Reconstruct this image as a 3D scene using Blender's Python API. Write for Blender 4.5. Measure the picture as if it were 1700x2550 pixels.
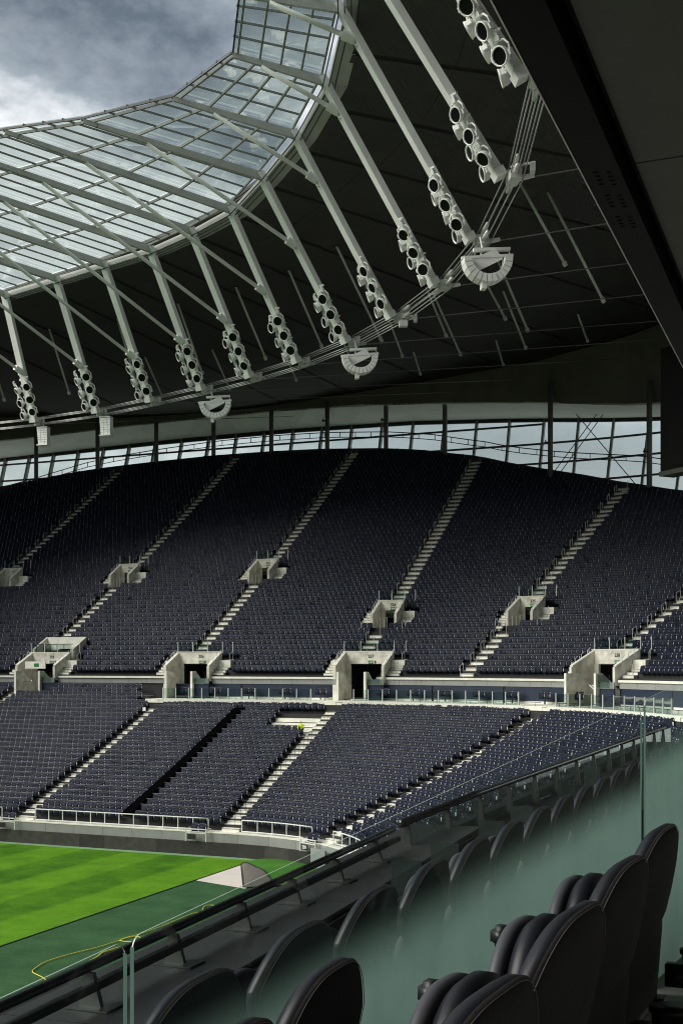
import bpy, math, random
import numpy as np
from mathutils import Vector, Matrix

random.seed(7)
rng = np.random.default_rng(7)
scene = bpy.context.scene
for o in list(bpy.data.objects):
    bpy.data.objects.remove(o)
COL = scene.collection
R = math.radians

# ------------------------------------------------------------------ camera
YAW = math.atan2(1234.0, 3012.0)
EYE = 12.5
cam_d = bpy.data.cameras.new('camera')
cam = bpy.data.objects.new('camera', cam_d)
COL.objects.link(cam)
cam.location = (0, 0, EYE)
cam.rotation_euler = (R(90), 0, YAW)
cam_d.sensor_fit = 'HORIZONTAL'
cam_d.sensor_width = 36.0
cam_d.lens = 36.0 * 3012.0 / 1700.0
cam_d.shift_y = 375.0 / 1700.0
cam_d.clip_start = 0.05
cam_d.clip_end = 6000
scene.camera = cam

# ------------------------------------------------------------------ sky
SUN_EL, SUN_AZ = R(37), R(-125)          # veiled sun behind the camera, to its left
world = bpy.data.worlds.new('World')
scene.world = world
world.use_nodes = True
nt = world.node_tree
nt.nodes.clear()
def N(tree, t, **kw):
    n = tree.nodes.new(t)
    for k, v in kw.items():
        if k in n.inputs:
            n.inputs[k].default_value = v
        else:
            setattr(n, k, v)
    return n
w_out = N(nt, 'ShaderNodeOutputWorld')
w_bg = N(nt, 'ShaderNodeBackground', Strength=0.1)
w_sky = N(nt, 'ShaderNodeTexSky', sky_type='NISHITA', sun_disc=False,
          sun_elevation=SUN_EL, sun_rotation=math.pi + SUN_AZ, air_density=1.0, dust_density=2.0)
w_tc = N(nt, 'ShaderNodeTexCoord')
w_map = N(nt, 'ShaderNodeMapping')
w_map.inputs['Scale'].default_value = (1.0, 1.0, 1.9)
w_map.inputs['Location'].default_value = (49.656, 55.880, 36.748)
w_n1 = N(nt, 'ShaderNodeTexNoise', Scale=3.6, Detail=10.0, Roughness=0.58)
w_ramp = N(nt, 'ShaderNodeValToRGB')
cr = w_ramp.color_ramp
cr.elements[0].position = 0.39; cr.elements[0].color = (0.36, 0.43, 0.49, 1)
cr.elements[1].position = 0.60; cr.elements[1].color = (3.3, 3.33, 3.32, 1)
e = cr.elements.new(0.50); e.color = (1.10, 1.24, 1.33, 1)
w_mix = N(nt, 'ShaderNodeMixRGB')
w_mix.inputs[0].default_value = 0.92
nt.links.new(w_tc.outputs['Generated'], w_map.inputs['Vector'])
nt.links.new(w_map.outputs[0], w_n1.inputs['Vector'])
nt.links.new(w_n1.outputs['Fac'], w_ramp.inputs[0])
nt.links.new(w_sky.outputs[0], w_mix.inputs[1])
nt.links.new(w_ramp.outputs[0], w_mix.inputs[2])
w_sep = N(nt, 'ShaderNodeSeparateXYZ')
nt.links.new(w_tc.outputs['Generated'], w_sep.inputs[0])
w_hz = N(nt, 'ShaderNodeMapRange', interpolation_type='SMOOTHSTEP')      # haze thickening towards the horizon all round
for k_, v_ in (('From Min', 0.02), ('From Max', 0.36), ('To Min', 0.72), ('To Max', 0.0)): w_hz.inputs[k_].default_value = v_
nt.links.new(w_sep.outputs[2], w_hz.inputs['Value'])
w_mh = N(nt, 'ShaderNodeMixRGB')
w_mh.inputs[2].default_value = (2.55, 2.58, 2.56, 1)
nt.links.new(w_hz.outputs[0], w_mh.inputs[0])
nt.links.new(w_mix.outputs[0], w_mh.inputs[1])
nt.links.new(w_mh.outputs[0], w_bg.inputs['Color'])
nt.links.new(w_bg.outputs[0], w_out.inputs[0])

sun_d = bpy.data.lights.new('sun', 'SUN')
sun_d.energy = 1.5
sun_d.angle = R(46)
sun_d.color = (1.0, 0.96, 0.88)
sun = bpy.data.objects.new('sun', sun_d)
COL.objects.link(sun)
sun.location = (-70, 0, 90)
sdir = Vector((math.cos(SUN_EL) * math.sin(SUN_AZ), math.cos(SUN_EL) * math.cos(SUN_AZ), math.sin(SUN_EL)))
sun.rotation_euler = sdir.to_track_quat('Z', 'Y').to_euler()

scene.view_settings.view_transform = 'Standard'
scene.view_settings.look = 'None'
scene.view_settings.exposure = 1.72
scene.view_settings.gamma = 1.0
scene.cycles.max_bounces = 8
scene.cycles.transparent_max_bounces = 16
scene.cycles.use_denoising = True
scene.cycles.filter_width = 1.05
scene.cycles.sample_clamp_indirect = 4.0

# ------------------------------------------------------------------ materials
MATS = {}
def mat(name, col, rough=0.6, metal=0.0, var=0.0, vscale=3.0, bump=0.0, bscale=40.0, spec=0.5, col2=None):
    m = bpy.data.materials.new(name)
    m.use_nodes = True
    t = m.node_tree
    b = t.nodes['Principled BSDF']
    b.inputs['Roughness'].default_value = rough
    b.inputs['Metallic'].default_value = metal
    b.inputs['Specular IOR Level'].default_value = spec
    c = (*col, 1)
    b.inputs['Base Color'].default_value = c
    tc = N(t, 'ShaderNodeNewGeometry')
    if var or col2:
        n = N(t, 'ShaderNodeTexNoise', Scale=vscale, Detail=7.0, Roughness=0.62)
        t.links.new(tc.outputs['Position'], n.inputs['Vector'])
        r = N(t, 'ShaderNodeValToRGB')
        lo = tuple(max(0, x * (1 - var)) for x in col)
        hi = tuple(x * (1 + var) for x in col) if col2 is None else col2
        r.color_ramp.elements[0].position = 0.3
        r.color_ramp.elements[1].position = 0.7
        r.color_ramp.elements[0].color = (*lo, 1)
        r.color_ramp.elements[1].color = (*hi, 1)
        t.links.new(n.outputs['Fac'], r.inputs[0])
        t.links.new(r.outputs[0], b.inputs['Base Color'])
    if bump:
        n2 = N(t, 'ShaderNodeTexNoise', Scale=bscale, Detail=4.0)
        t.links.new(tc.outputs['Position'], n2.inputs['Vector'])
        bp = N(t, 'ShaderNodeBump', Strength=bump, Distance=0.02)
        t.links.new(n2.outputs['Fac'], bp.inputs['Height'])
        t.links.new(bp.outputs[0], b.inputs['Normal'])
    MATS[name] = m
    return m

M_CONC = mat('shaded_concrete', (0.028, 0.029, 0.031), 0.85, var=0.16, vscale=1.7, bump=0.3, bscale=14)  # terrace concrete with the shade between seat rows put into its colour
M_STEP = mat('step_concrete', (0.82, 0.81, 0.72), 0.8, var=0.14, vscale=1.3)
M_NOSE = mat('step_nosing', (0.16, 0.16, 0.145), 0.8)
M_VOM = mat('portal_concrete', (0.66, 0.645, 0.565), 0.85, var=0.34, vscale=1.5, bump=0.3, bscale=9)
M_GREYC = mat('parapet_grey', (0.27, 0.28, 0.27), 0.7, var=0.10, vscale=1.0)
M_BOARD = mat('pitch_board', (0.030, 0.028, 0.027), 0.55, var=0.3, vscale=2.0)
M_BOARD2 = mat('pitch_board_worn', (0.052, 0.050, 0.046), 0.5, var=0.35, vscale=2.5)
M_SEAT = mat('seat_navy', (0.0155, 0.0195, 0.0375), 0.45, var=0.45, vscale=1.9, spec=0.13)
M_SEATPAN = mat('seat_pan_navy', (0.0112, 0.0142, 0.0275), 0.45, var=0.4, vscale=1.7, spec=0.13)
M_BRACK = mat('seat_bracket', (0.72, 0.73, 0.72), 0.35, metal=0.1)
M_RAILG = mat('rail_grey', (0.075, 0.08, 0.088), 0.4, metal=0.3)
M_GALV = mat('galvanised', (0.60, 0.61, 0.59), 0.45, metal=0.15)
M_WHITE = mat('white_steel', (0.74, 0.76, 0.73), 0.45, var=0.07, vscale=0.8)
M_COLUMN = mat('column_paint', (0.68, 0.705, 0.67), 0.5, var=0.08, vscale=0.6)
M_RAFTER = mat('rafter_grey', (0.40, 0.415, 0.385), 0.5, var=0.1, vscale=0.7)
M_CABLE = mat('cable_steel', (0.42, 0.43, 0.42), 0.4, metal=0.5)
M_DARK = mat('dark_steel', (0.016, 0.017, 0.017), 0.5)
M_BLACK = mat('matt_black', (0.006, 0.0065, 0.007), 0.8)
M_POST = mat('post_grey', (0.12, 0.125, 0.12), 0.5, var=0.1)
M_MULL = mat('mullion_grey', (0.17, 0.175, 0.155), 0.5)
M_FASCIA = mat('fascia_brown', (0.15, 0.135, 0.115), 0.8, var=0.15, vscale=0.5)
M_SOFFIT = mat('soffit_pale', (0.80, 0.84, 0.76), 0.75, var=0.1, vscale=0.3)
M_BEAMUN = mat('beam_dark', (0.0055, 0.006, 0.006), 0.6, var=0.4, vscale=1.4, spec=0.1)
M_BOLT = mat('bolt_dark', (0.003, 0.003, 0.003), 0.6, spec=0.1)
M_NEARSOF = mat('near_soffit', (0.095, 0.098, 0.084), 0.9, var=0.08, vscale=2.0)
M_BLUE = mat('blue_panel', (0.010, 0.021, 0.048), 0.5, var=0.1)
M_LENS = mat('lamp_lens', (0.006, 0.0065, 0.007), 0.3, spec=0.12)
M_LEATHER = mat('seat_leather', (0.011, 0.012, 0.017), 0.44, var=0.35, vscale=5, bump=0.10, bscale=300, spec=0.42)
M_FABRIC = mat('seat_back_fabric', (0.055, 0.055, 0.054), 0.95, var=0.22, vscale=70, bump=0.1, bscale=700)
M_PLAST = mat('black_plastic', (0.014, 0.014, 0.015), 0.4)
M_SHELL = mat('seat_shell', (0.055, 0.058, 0.068), 0.55, var=0.1, vscale=5)
M_STITCH = mat('stitch', (0.22, 0.21, 0.22), 0.8)
M_LEDGE = mat('ledge_steel', (0.024, 0.025, 0.025), 0.42, var=0.2, vscale=2.2, bump=0.1, bscale=30)
M_BRUSH = mat('bracket_steel', (0.12, 0.125, 0.12), 0.3, metal=0.8, var=0.1, vscale=4)
M_HAND = mat('black_handrail', (0.012, 0.012, 0.013), 0.22, spec=0.6)
M_TRAY = mat('panel_grey', (0.018, 0.022, 0.021), 0.45)
M_SIGNG = mat('exit_green', (0.01, 0.20, 0.08), 0.5)
M_SIGNW = mat('sign_white', (0.75, 0.76, 0.74), 0.6)
M_INK = mat('ink_black', (0.012, 0.012, 0.012), 0.7)
M_HOSE = mat('hose_yellow', (0.72, 0.66, 0.06), 0.5)
M_HIVIS = mat('hivis', (0.62, 0.80, 0.05), 0.7)
M_NAVYCL = mat('trousers_navy', (0.02, 0.022, 0.035), 0.9)
M_SKIN = mat('skin', (0.45, 0.28, 0.20), 0.6)
M_GEDGE = mat('glass_edge', (0.10, 0.17, 0.15), 0.2, spec=0.6)
M_GEDGEW = mat('glass_top_edge', (0.42, 0.48, 0.46), 0.25, spec=0.6)
M_FLOORD = mat('dark_floor', (0.20, 0.20, 0.19), 0.8, var=0.2, vscale=2)
M_NEARC = mat('near_concrete', (0.20, 0.195, 0.18), 0.85, var=0.25, vscale=6, bump=0.4, bscale=60)
M_SLAB = mat('bare_slab', (0.66, 0.62, 0.57), 0.85, var=0.08, vscale=1.0)
M_TURFB = mat('turf_backing', (0.11, 0.105, 0.09), 0.9, var=0.2, vscale=3)
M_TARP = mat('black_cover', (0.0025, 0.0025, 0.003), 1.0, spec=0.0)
M_ASPH = mat('outer_ground', (0.45, 0.45, 0.43), 0.9, var=0.2, vscale=0.2)

def ribbed(name, col, rough, scale, strength, dirv):
    m = mat(name, col, rough, var=0.14, vscale=0.35)
    t = m.node_tree
    b = t.nodes['Principled BSDF']
    g = N(t, 'ShaderNodeNewGeometry')
    w = N(t, 'ShaderNodeTexWave', Scale=scale, bands_direction=dirv)
    t.links.new(g.outputs['Position'], w.inputs['Vector'])
    bp = N(t, 'ShaderNodeBump', Strength=strength, Distance=0.05)
    t.links.new(w.outputs['Fac'], bp.inputs['Height'])
    t.links.new(bp.outputs[0], b.inputs['Normal'])
    return m
M_CEIL = ribbed('ceiling_panel', (0.042, 0.041, 0.037), 0.75, 2.2, 0.5, 'X')

def glass(name, tint, refl=0.06, haze=0.0, hazecol=(0.6, 0.7, 0.68)):
    m = bpy.data.materials.new(name)
    m.use_nodes = True
    t = m.node_tree
    t.nodes.clear()
    o = N(t, 'ShaderNodeOutputMaterial')
    tr = N(t, 'ShaderNodeBsdfTransparent', Color=(*tint, 1))
    gl = N(t, 'ShaderNodeBsdfGlossy', Roughness=0.03, Color=(0.9, 0.95, 0.93, 1))
    fr = N(t, 'ShaderNodeFresnel', IOR=1.35)
    mul = N(t, 'ShaderNodeMath', operation='MULTIPLY')
    mul.inputs[1].default_value = refl / 0.04
    cl = N(t, 'ShaderNodeMath', operation='MINIMUM')
    cl.inputs[1].default_value = 0.35
    t.links.new(fr.outputs[0], mul.inputs[0]); t.links.new(mul.outputs[0], cl.inputs[0])
    mx = N(t, 'ShaderNodeMixShader')
    t.links.new(cl.outputs[0], mx.inputs[0])
    src = tr
    if haze:
        df = N(t, 'ShaderNodeBsdfTranslucent', Color=(*hazecol, 1))
        d2 = N(t, 'ShaderNodeBsdfDiffuse', Color=(*hazecol, 1))
        dm = N(t, 'ShaderNodeMixShader', Fac=0.5)
        t.links.new(df.outputs[0], dm.inputs[1]); t.links.new(d2.outputs[0], dm.inputs[2])
        n = N(t, 'ShaderNodeTexNoise', Scale=0.35, Detail=6.0, Roughness=0.65)
        g = N(t, 'ShaderNodeNewGeometry')
        t.links.new(g.outputs['Position'], n.inputs['Vector'])
        r = N(t, 'ShaderNodeMapRange')
        r.inputs['From Min'].default_value = 0.35; r.inputs['From Max'].default_value = 0.75
        r.inputs['To Min'].default_value = haze * 0.4; r.inputs['To Max'].default_value = haze * 1.8
        t.links.new(n.outputs['Fac'], r.inputs['Value'])
        hm = N(t, 'ShaderNodeMixShader')
        t.links.new(r.outputs[0], hm.inputs[0])
        t.links.new(tr.outputs[0], hm.inputs[1]); t.links.new(dm.outputs[0], hm.inputs[2])
        src = hm
    t.links.new(src.outputs[0], mx.inputs[1]); t.links.new(gl.outputs[0], mx.inputs[2])
    t.links.new(mx.outputs[0], o.inputs[0])
    return m
M_ROOFGLASS = glass('roof_glass', (0.79, 0.872, 0.835), 0.03, 0.07, (0.62, 0.66, 0.63))
M_WINGLASS = glass('window_glass', (0.86, 0.905, 0.90), 0.05)
M_TRAYG = glass('panel_glass', (0.50, 0.60, 0.57), 0.06, 0.10, (0.35, 0.42, 0.40))
M_BALGLASS = glass('balustrade_glass', (0.80, 0.88, 0.86), 0.05)

def frosted():
    m = bpy.data.materials.new('frosted_gradient_glass')
    m.use_nodes = True
    t = m.node_tree
    t.nodes.clear()
    o = N(t, 'ShaderNodeOutputMaterial')
    tr = N(t, 'ShaderNodeBsdfTransparent', Color=(0.86, 0.93, 0.915, 1))
    gl = N(t, 'ShaderNodeBsdfGlossy', Roughness=0.02, Color=(0.85, 0.95, 0.92, 1))
    df = N(t, 'ShaderNodeBsdfDiffuse', Color=(0.135, 0.222, 0.193, 1))
    tl = N(t, 'ShaderNodeBsdfTranslucent', Color=(0.135, 0.222, 0.193, 1))
    fm = N(t, 'ShaderNodeMixShader', Fac=0.72)
    sm = N(t, 'ShaderNodeTexNoise', Scale=2.2, Detail=9.0, Roughness=0.7, Distortion=0.6)
    sg = N(t, 'ShaderNodeNewGeometry')
    t.links.new(sg.outputs['Position'], sm.inputs['Vector'])
    sr = N(t, 'ShaderNodeValToRGB')
    sr.color_ramp.elements[0].position = 0.3; sr.color_ramp.elements[0].color = (0.118, 0.200, 0.174, 1)
    sr.color_ramp.elements[1].position = 0.72; sr.color_ramp.elements[1].color = (0.152, 0.245, 0.213, 1)
    t.links.new(sm.outputs['Fac'], sr.inputs[0])
    t.links.new(sr.outputs[0], df.inputs['Color']); t.links.new(sr.outputs[0], tl.inputs['Color'])
    uv = N(t, 'ShaderNodeUVMap', uv_map='UVMap')
    sp = N(t, 'ShaderNodeSeparateXYZ')
    nz = N(t, 'ShaderNodeTexNoise', Scale=1.4, Detail=5.0)
    t.links.new(uv.outputs[0], nz.inputs['Vector'])
    mr = N(t, 'ShaderNodeMapRange', interpolation_type='SMOOTHSTEP')
    mr.inputs['From Min'].default_value = 0.24
    mr.inputs['From Max'].default_value = 0.50
    mr.inputs['To Min'].default_value = 0.0
    mr.inputs['To Max'].default_value = 0.975
    ad = N(t, 'ShaderNodeMath', operation='MULTIPLY_ADD')
    ad.inputs[1].default_value = 0.05
    t.links.new(uv.outputs[0], sp.inputs[0])
    t.links.new(nz.outputs['Fac'], ad.inputs[0])
    sl = N(t, 'ShaderNodeMath', operation='MULTIPLY_ADD')
    sl.inputs[1].default_value = -0.034
    t.links.new(sp.outputs[0], sl.inputs[0]); t.links.new(sp.outputs[1], sl.inputs[2])
    t.links.new(sl.outputs[0], ad.inputs[2])
    t.links.new(ad.outputs[0], mr.inputs['Value'])
    t.links.new(df.outputs[0], fm.inputs[1]); t.links.new(tl.outputs[0], fm.inputs[2])
    mx = N(t, 'ShaderNodeMixShader')
    t.links.new(mr.outputs[0], mx.inputs[0])
    t.links.new(tr.outputs[0], mx.inputs[1]); t.links.new(fm.outputs[0], mx.inputs[2])
    m2 = N(t, 'ShaderNodeMixShader', Fac=0.05)
    t.links.new(mx.outputs[0], m2.inputs[1]); t.links.new(gl.outputs[0], m2.inputs[2])
    t.links.new(m2.outputs[0], o.inputs[0])
    return m
M_FROST = frosted()

def grass(name, c1, c2, stripe):
    m = bpy.data.materials.new(name)
    m.use_nodes = True
    t = m.node_tree
    b = t.nodes['Principled BSDF']
    b.inputs['Roughness'].default_value = 0.9
    b.inputs['Specular IOR Level'].default_value = 0.15
    g = N(t, 'ShaderNodeNewGeometry')
    n1 = N(t, 'ShaderNodeTexNoise', Scale=5.0, Detail=10.0, Roughness=0.85)
    n2 = N(t, 'ShaderNodeTexNoise', Scale=0.42, Detail=7.0, Roughness=0.66)
    t.links.new(g.outputs['Position'], n1.inputs['Vector'])
    t.links.new(g.outputs['Position'], n2.inputs['Vector'])
    ad = N(t, 'ShaderNodeMath', operation='MULTIPLY_ADD')
    ad.inputs[1].default_value = 0.55
    t.links.new(n1.outputs['Fac'], ad.inputs[0])
    h2 = N(t, 'ShaderNodeMath', operation='MULTIPLY'); h2.inputs[1].default_value = 0.62
    t.links.new(n2.outputs['Fac'], h2.inputs[0])
    t.links.new(h2.outputs[0], ad.inputs[2])
    last = ad
    if stripe:
        sp = N(t, 'ShaderNodeSeparateXYZ')
        t.links.new(g.outputs['Position'], sp.inputs[0])
        w = N(t, 'ShaderNodeMath', operation='SINE')
        k = N(t, 'ShaderNodeMath', operation='MULTIPLY'); k.inputs[1].default_value = math.pi / 3.1
        t.links.new(sp.outputs[0], k.inputs[0]); t.links.new(k.outputs[0], w.inputs[0])
        w2 = N(t, 'ShaderNodeMath', operation='MULTIPLY'); w2.inputs[1].default_value = 4.0
        t.links.new(w.outputs[0], w2.inputs[0])
        c = N(t, 'ShaderNodeClamp'); c.inputs[1].default_value = -1; c.inputs[2].default_value = 1
        t.links.new(w2.outputs[0], c.inputs[0])
        a2 = N(t, 'ShaderNodeMath', operation='MULTIPLY_ADD'); a2.inputs[1].default_value = 0.075
        t.links.new(c.outputs[0], a2.inputs[0]); t.links.new(ad.outputs[0], a2.inputs[2])
        last = a2
    r = N(t, 'ShaderNodeValToRGB')
    r.color_ramp.elements[0].position = 0.40; r.color_ramp.elements[0].color = (*c1, 1)
    r.color_ramp.elements[1].position = 0.76; r.color_ramp.elements[1].color = (*c2, 1)
    t.links.new(last.outputs[0], r.inputs[0])
    t.links.new(r.outputs[0], b.inputs['Base Color'])
    bp = N(t, 'ShaderNodeBump', Strength=0.6, Distance=0.03)
    t.links.new(n1.outputs['Fac'], bp.inputs['Height'])
    t.links.new(bp.outputs[0], b.inputs['Normal'])
    return m
M_GRASS = grass('pitch_grass', (0.028, 0.110, 0.003), (0.120, 0.295, 0.012), True)
M_TURF = grass('surround_turf', (0.016, 0.056, 0.023), (0.056, 0.138, 0.056), False)
M_TURFL = grass('surround_turf_bright', (0.030, 0.120, 0.016), (0.075, 0.230, 0.030), False)
M_TURFP = grass('edge_turf', (0.14, 0.26, 0.14), (0.24, 0.38, 0.22), False)

# ------------------------------------------------------------------ helpers
def tag(o, label=None, cat=None, group=None, kind=None):
    if label: o['label'] = label
    if cat: o['category'] = cat
    if group: o['group'] = group
    if kind: o['kind'] = kind
    return o
def empty(name, loc=(0, 0, 0), rz=0.0):
    o = bpy.data.objects.new(name, None)
    o.empty_display_size = 0.2
    COL.objects.link(o)
    o.location = loc
    o.rotation_euler = (0, 0, rz)
    return o
def thing(name, label, cat, loc=(0, 0, 0), rz=0.0, group=None):
    return tag(empty(name, loc, rz), label, cat, group)
def link(name, me, parent=None, matrix=None):
    o = bpy.data.objects.new(name, me)
    COL.objects.link(o)
    if parent: o.parent = parent
    if matrix is not None: o.matrix_local = matrix
    return o

class MB:
    def __init__(self):
        self.v, self.f, self.mi = [], [], []
    def add(self, vs, fs, mi=0):
        b = len(self.v)
        self.v += [tuple(p) for p in vs]
        self.f += [tuple(b + i for i in f) for f in fs]
        self.mi += [mi] * len(fs)
        return self
    def box(self, c, s, rz=0.0, mi=0, tilt=None):
        cx, cy, cz = c
        hx, hy, hz = s[0] / 2, s[1] / 2, s[2] / 2
        m = Matrix.Rotation(rz, 3, 'Z')
        if tilt is not None: m = m @ tilt
        vs = []
        for dz in (-hz, hz):
            for dx, dy in ((-hx, -hy), (hx, -hy), (hx, hy), (-hx, hy)):
                p = m @ Vector((dx, dy, dz))
                vs.append((cx + p.x, cy + p.y, cz + p.z))
        return self.add(vs, [(3, 2, 1, 0), (4, 5, 6, 7), (0, 1, 5, 4), (1, 2, 6, 5), (2, 3, 7, 6), (3, 0, 4, 7)], mi)
    def bar(self, a, b, w, h, up=(0, 0, 1), mi=0, w2=None, h2=None):
        a, b = Vector(a), Vector(b)
        d = (b - a).normalized()
        u = Vector(up)
        if abs(d.dot(u)) > 0.98: u = Vector((1, 0, 0))
        s = d.cross(u).normalized()
        t = s.cross(d).normalized()
        w2 = w if w2 is None else w2; h2 = h if h2 is None else h2
        vs = []
        for p, ww, hh in ((a, w, h), (b, w2, h2)):
            for i, j in ((-1, -1), (1, -1), (1, 1), (-1, 1)):
                vs.append(p + s * (i * ww / 2) + t * (j * hh / 2))
        return self.add(vs, [(0, 1, 2, 3), (7, 6, 5, 4), (1, 0, 4, 5), (2, 1, 5, 6), (3, 2, 6, 7), (0, 3, 7, 4)], mi)
    def tube(self, pts, r, n=6, mi=0, r2=None, caps=True):
        pts = [Vector(p) for p in pts]
        k = len(pts)
        vs = []
        for i, p in enumerate(pts):
            d = (pts[min(i + 1, k - 1)] - pts[max(i - 1, 0)]).normalized()
            u = Vector((0, 0, 1)) if abs(d.z) < 0.95 else Vector((1, 0, 0))
            s = d.cross(u).normalized(); t = s.cross(d)
            rr = r if r2 is None else r + (r2 - r) * i / (k - 1)
            for j in range(n):
                a = 2 * math.pi * j / n
                vs.append(p + s * (math.cos(a) * rr) + t * (math.sin(a) * rr))
        fs = []
        for i in range(k - 1):
            for j in range(n):
                fs.append((i * n + j, i * n + (j + 1) % n, (i + 1) * n + (j + 1) % n, (i + 1) * n + j))
        if caps:
            fs.append(tuple(reversed(range(n)))); fs.append(tuple(range((k - 1) * n, k * n)))
        return self.add(vs, fs, mi)
    def quad(self, *p, mi=0):
        return self.add(p, [tuple(range(len(p)))], mi)
    def slab(self, quad, nrm, th, mi=0):
        n = Vector(nrm).normalized() * th
        k = len(quad)
        vs = [Vector(p) for p in quad] + [Vector(p) + n for p in quad]
        fs = [tuple(reversed(range(k))), tuple(range(k, 2 * k))]
        for i in range(k):
            fs.append((i, (i + 1) % k, k + (i + 1) % k, k + i))
        return self.add(vs, fs, mi)
    def mesh(self, name, mats, smooth=False):
        me = bpy.data.meshes.new(name)
        me.from_pydata(self.v, [], self.f)
        for m in (mats if isinstance(mats, (list, tuple)) else [mats]):
            me.materials.append(m)
        if isinstance(mats, (list, tuple)) and len(mats) > 1:
            me.polygons.foreach_set('material_index', self.mi)
        if smooth:
            me.polygons.foreach_set('use_smooth', [True] * len(me.polygons))
        me.update()
        return me
    def build(self, name, mats, parent=None, smooth=False, matrix=None):
        return link(name, self.mesh(name, mats, smooth), parent, matrix)

UNIT = {}
def unit_box(m):
    if m.name not in UNIT:
        UNIT[m.name] = MB().box((0, 0, 0), (1, 1, 1)).mesh('block_' + m.name, m)
    return UNIT[m.name]
def block(name, m, c, s, rz=0.0, parent=None):
    return link(name, unit_box(m), parent, Matrix.Translation(c) @ Matrix.Rotation(rz, 4, 'Z') @ Matrix.Diagonal((*s, 1)))

def interp(x, tab):
    xs = [a for a, b in tab]; ys = [b for a, b in tab]
    return float(np.interp(x, xs, ys))

# ------------------------------------------------------------------ plan of the bowl
CX, CY = -35.5, 57.0
def plan(u, r):
    """u < 0: metres left of the corner centre on the straight; u >= 0: degrees round the corner. r: distance from the centre."""
    if u <= 0: return Vector((CX + u, CY + r, 0)), 0.0
    a = R(u)
    return Vector((CX + math.sin(a) * r, CY + math.cos(a) * r, 0)), -a      # second: rotation about z
TREAD = 0.78
ONES = ['first', 'second', 'third', 'fourth', 'fifth', 'sixth', 'seventh', 'eighth', 'ninth', 'tenth', 'eleventh', 'twelfth', 'thirteenth', 'fourteenth', 'fifteenth', 'sixteenth', 'seventeenth', 'eighteenth', 'nineteenth']
def ordinal(n):
    if n <= 19: return ONES[n - 1]
    t = {2: 'twent', 3: 'thirt'}[n // 10]
    return t + 'ieth' if n % 10 == 0 else t + 'y-' + ONES[n % 10 - 1]
YL0, YU0 = 70.3, 91.2
RL0, RU0 = YL0 - CY, YU0 - CY
def zl(s): return 1.92 + .365 * s + .002 * s * s
def zu(s): return 11.4 + .575 * s + .0013 * s * s
RIM = [(-84, 33.0), (-64, 37.6), (-56.4, 39.6), (-51.8, 40.3), (-45, 40.9), (-36.5, 41.4), (-28.5, 41.4), (-21.8, 41.1), (-13.6, 40.2),
       (-8.5, 39.2), (-4.5, 37.9), (-.7, 36.8), (1.6, 35.4), (5, 33.6), (7.6, 32.4), (10.7, 31.0), (13.8, 29.4), (17.1, 28.0), (21.3, 26.2), (35, 23), (60, 20), (90, 20)]
def smax(u): return interp(u, RIM)
def uX(x): return x - CX

# camera frame test (to leave out seats that fall far outside the picture)
cF = Vector((-math.sin(YAW), math.cos(YAW), 0)); cR = Vector((math.cos(YAW), math.sin(YAW), 0))
def px(p):
    d = Vector(p) - Vector((0, 0, EYE))
    z = d.dot(cF)
    if z < 0.5: return (-9999, -9999, z)
    return (850 + 3012 * d.dot(cR) / z, 1650 - 3012 * d.z / z, z)

# aisles: (u, first s, last s or None)
UA = [uX(-100.4), uX(-84.4), uX(-68.4), uX(-52.4), uX(-36.6), 15.0, 34.4, 53.0]
LA = [uX(-100.4), uX(-84.4), uX(-68.4), uX(-52.45), uX(-36.43), 33.0, 64.0]
# portals: kind, u centre, half width (m), s0, s1, number
VOMS = [('big', uX(-83.1), 2.15, -.5, 1.9, '252'), ('big', uX(-67.1), 2.15, -.5, 1.9, '254'), ('big', uX(-51.5), 2.2, -.5, 1.9, '256'),
        ('big', uX(-35.7), 2.2, -.5, 1.9, '257'), ('big', 35.8, 2.25, -.5, 1.9, '258'),
        ('small', uX(-82.9), 1.2, 15.0, 17.1, '451'), ('small', uX(-68.2), 1.2, 15.0, 17.1, '452'), ('small', uX(-52.3), 1.2, 15.0, 17.1, '453'),
        ('small', uX(-36.35), 1.2, 7.1, 9.2, '324'), ('small', 16.2, 1.25, 7.1, 9.2, '325')]
def arc(u0, u1, r):
    """signed distance in metres from u0 to u1 measured along radius r"""
    f = lambda u: u if u <= 0 else R(u) * r
    return f(u1) - f(u0)
def arc_to_u(a, r): return a if a <= 0 else math.degrees(a / r)

# ------------------------------------------------------------------ ground, pitch
MB().box((0, 0, -0.75), (5000, 5000, 0.1)).build('ground', M_ASPH)['kind'] = 'structure'
g = MB(); g.quad((-108, -60, 0), (-34, -60, 0), (-34, 68.45, 0), (-108, 68.45, 0)); g.build('pitch', M_GRASS)['kind'] = 'structure'
g = MB(); g.quad((-34, -60, -.006), (-25.8, -60, -.006), (-25.8, 69.4, -.006), (-34, 69.4, -.006)); g.build('turf_surround', M_TURF)['kind'] = 'structure'
g = MB(); g.quad((-108, 68.45, -.004), (-34, 68.45, -.004), (-34, 69.4, -.004), (-108, 69.4, -.004)); g.build('goal_line_surround', M_TURFP)['kind'] = 'structure'
g = MB(); g.bar((-34.03, -60, .012), (-34.03, 68.4, .012), .07, .03); g.build('turf_joint', M_BLACK)['kind'] = 'structure'

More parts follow.
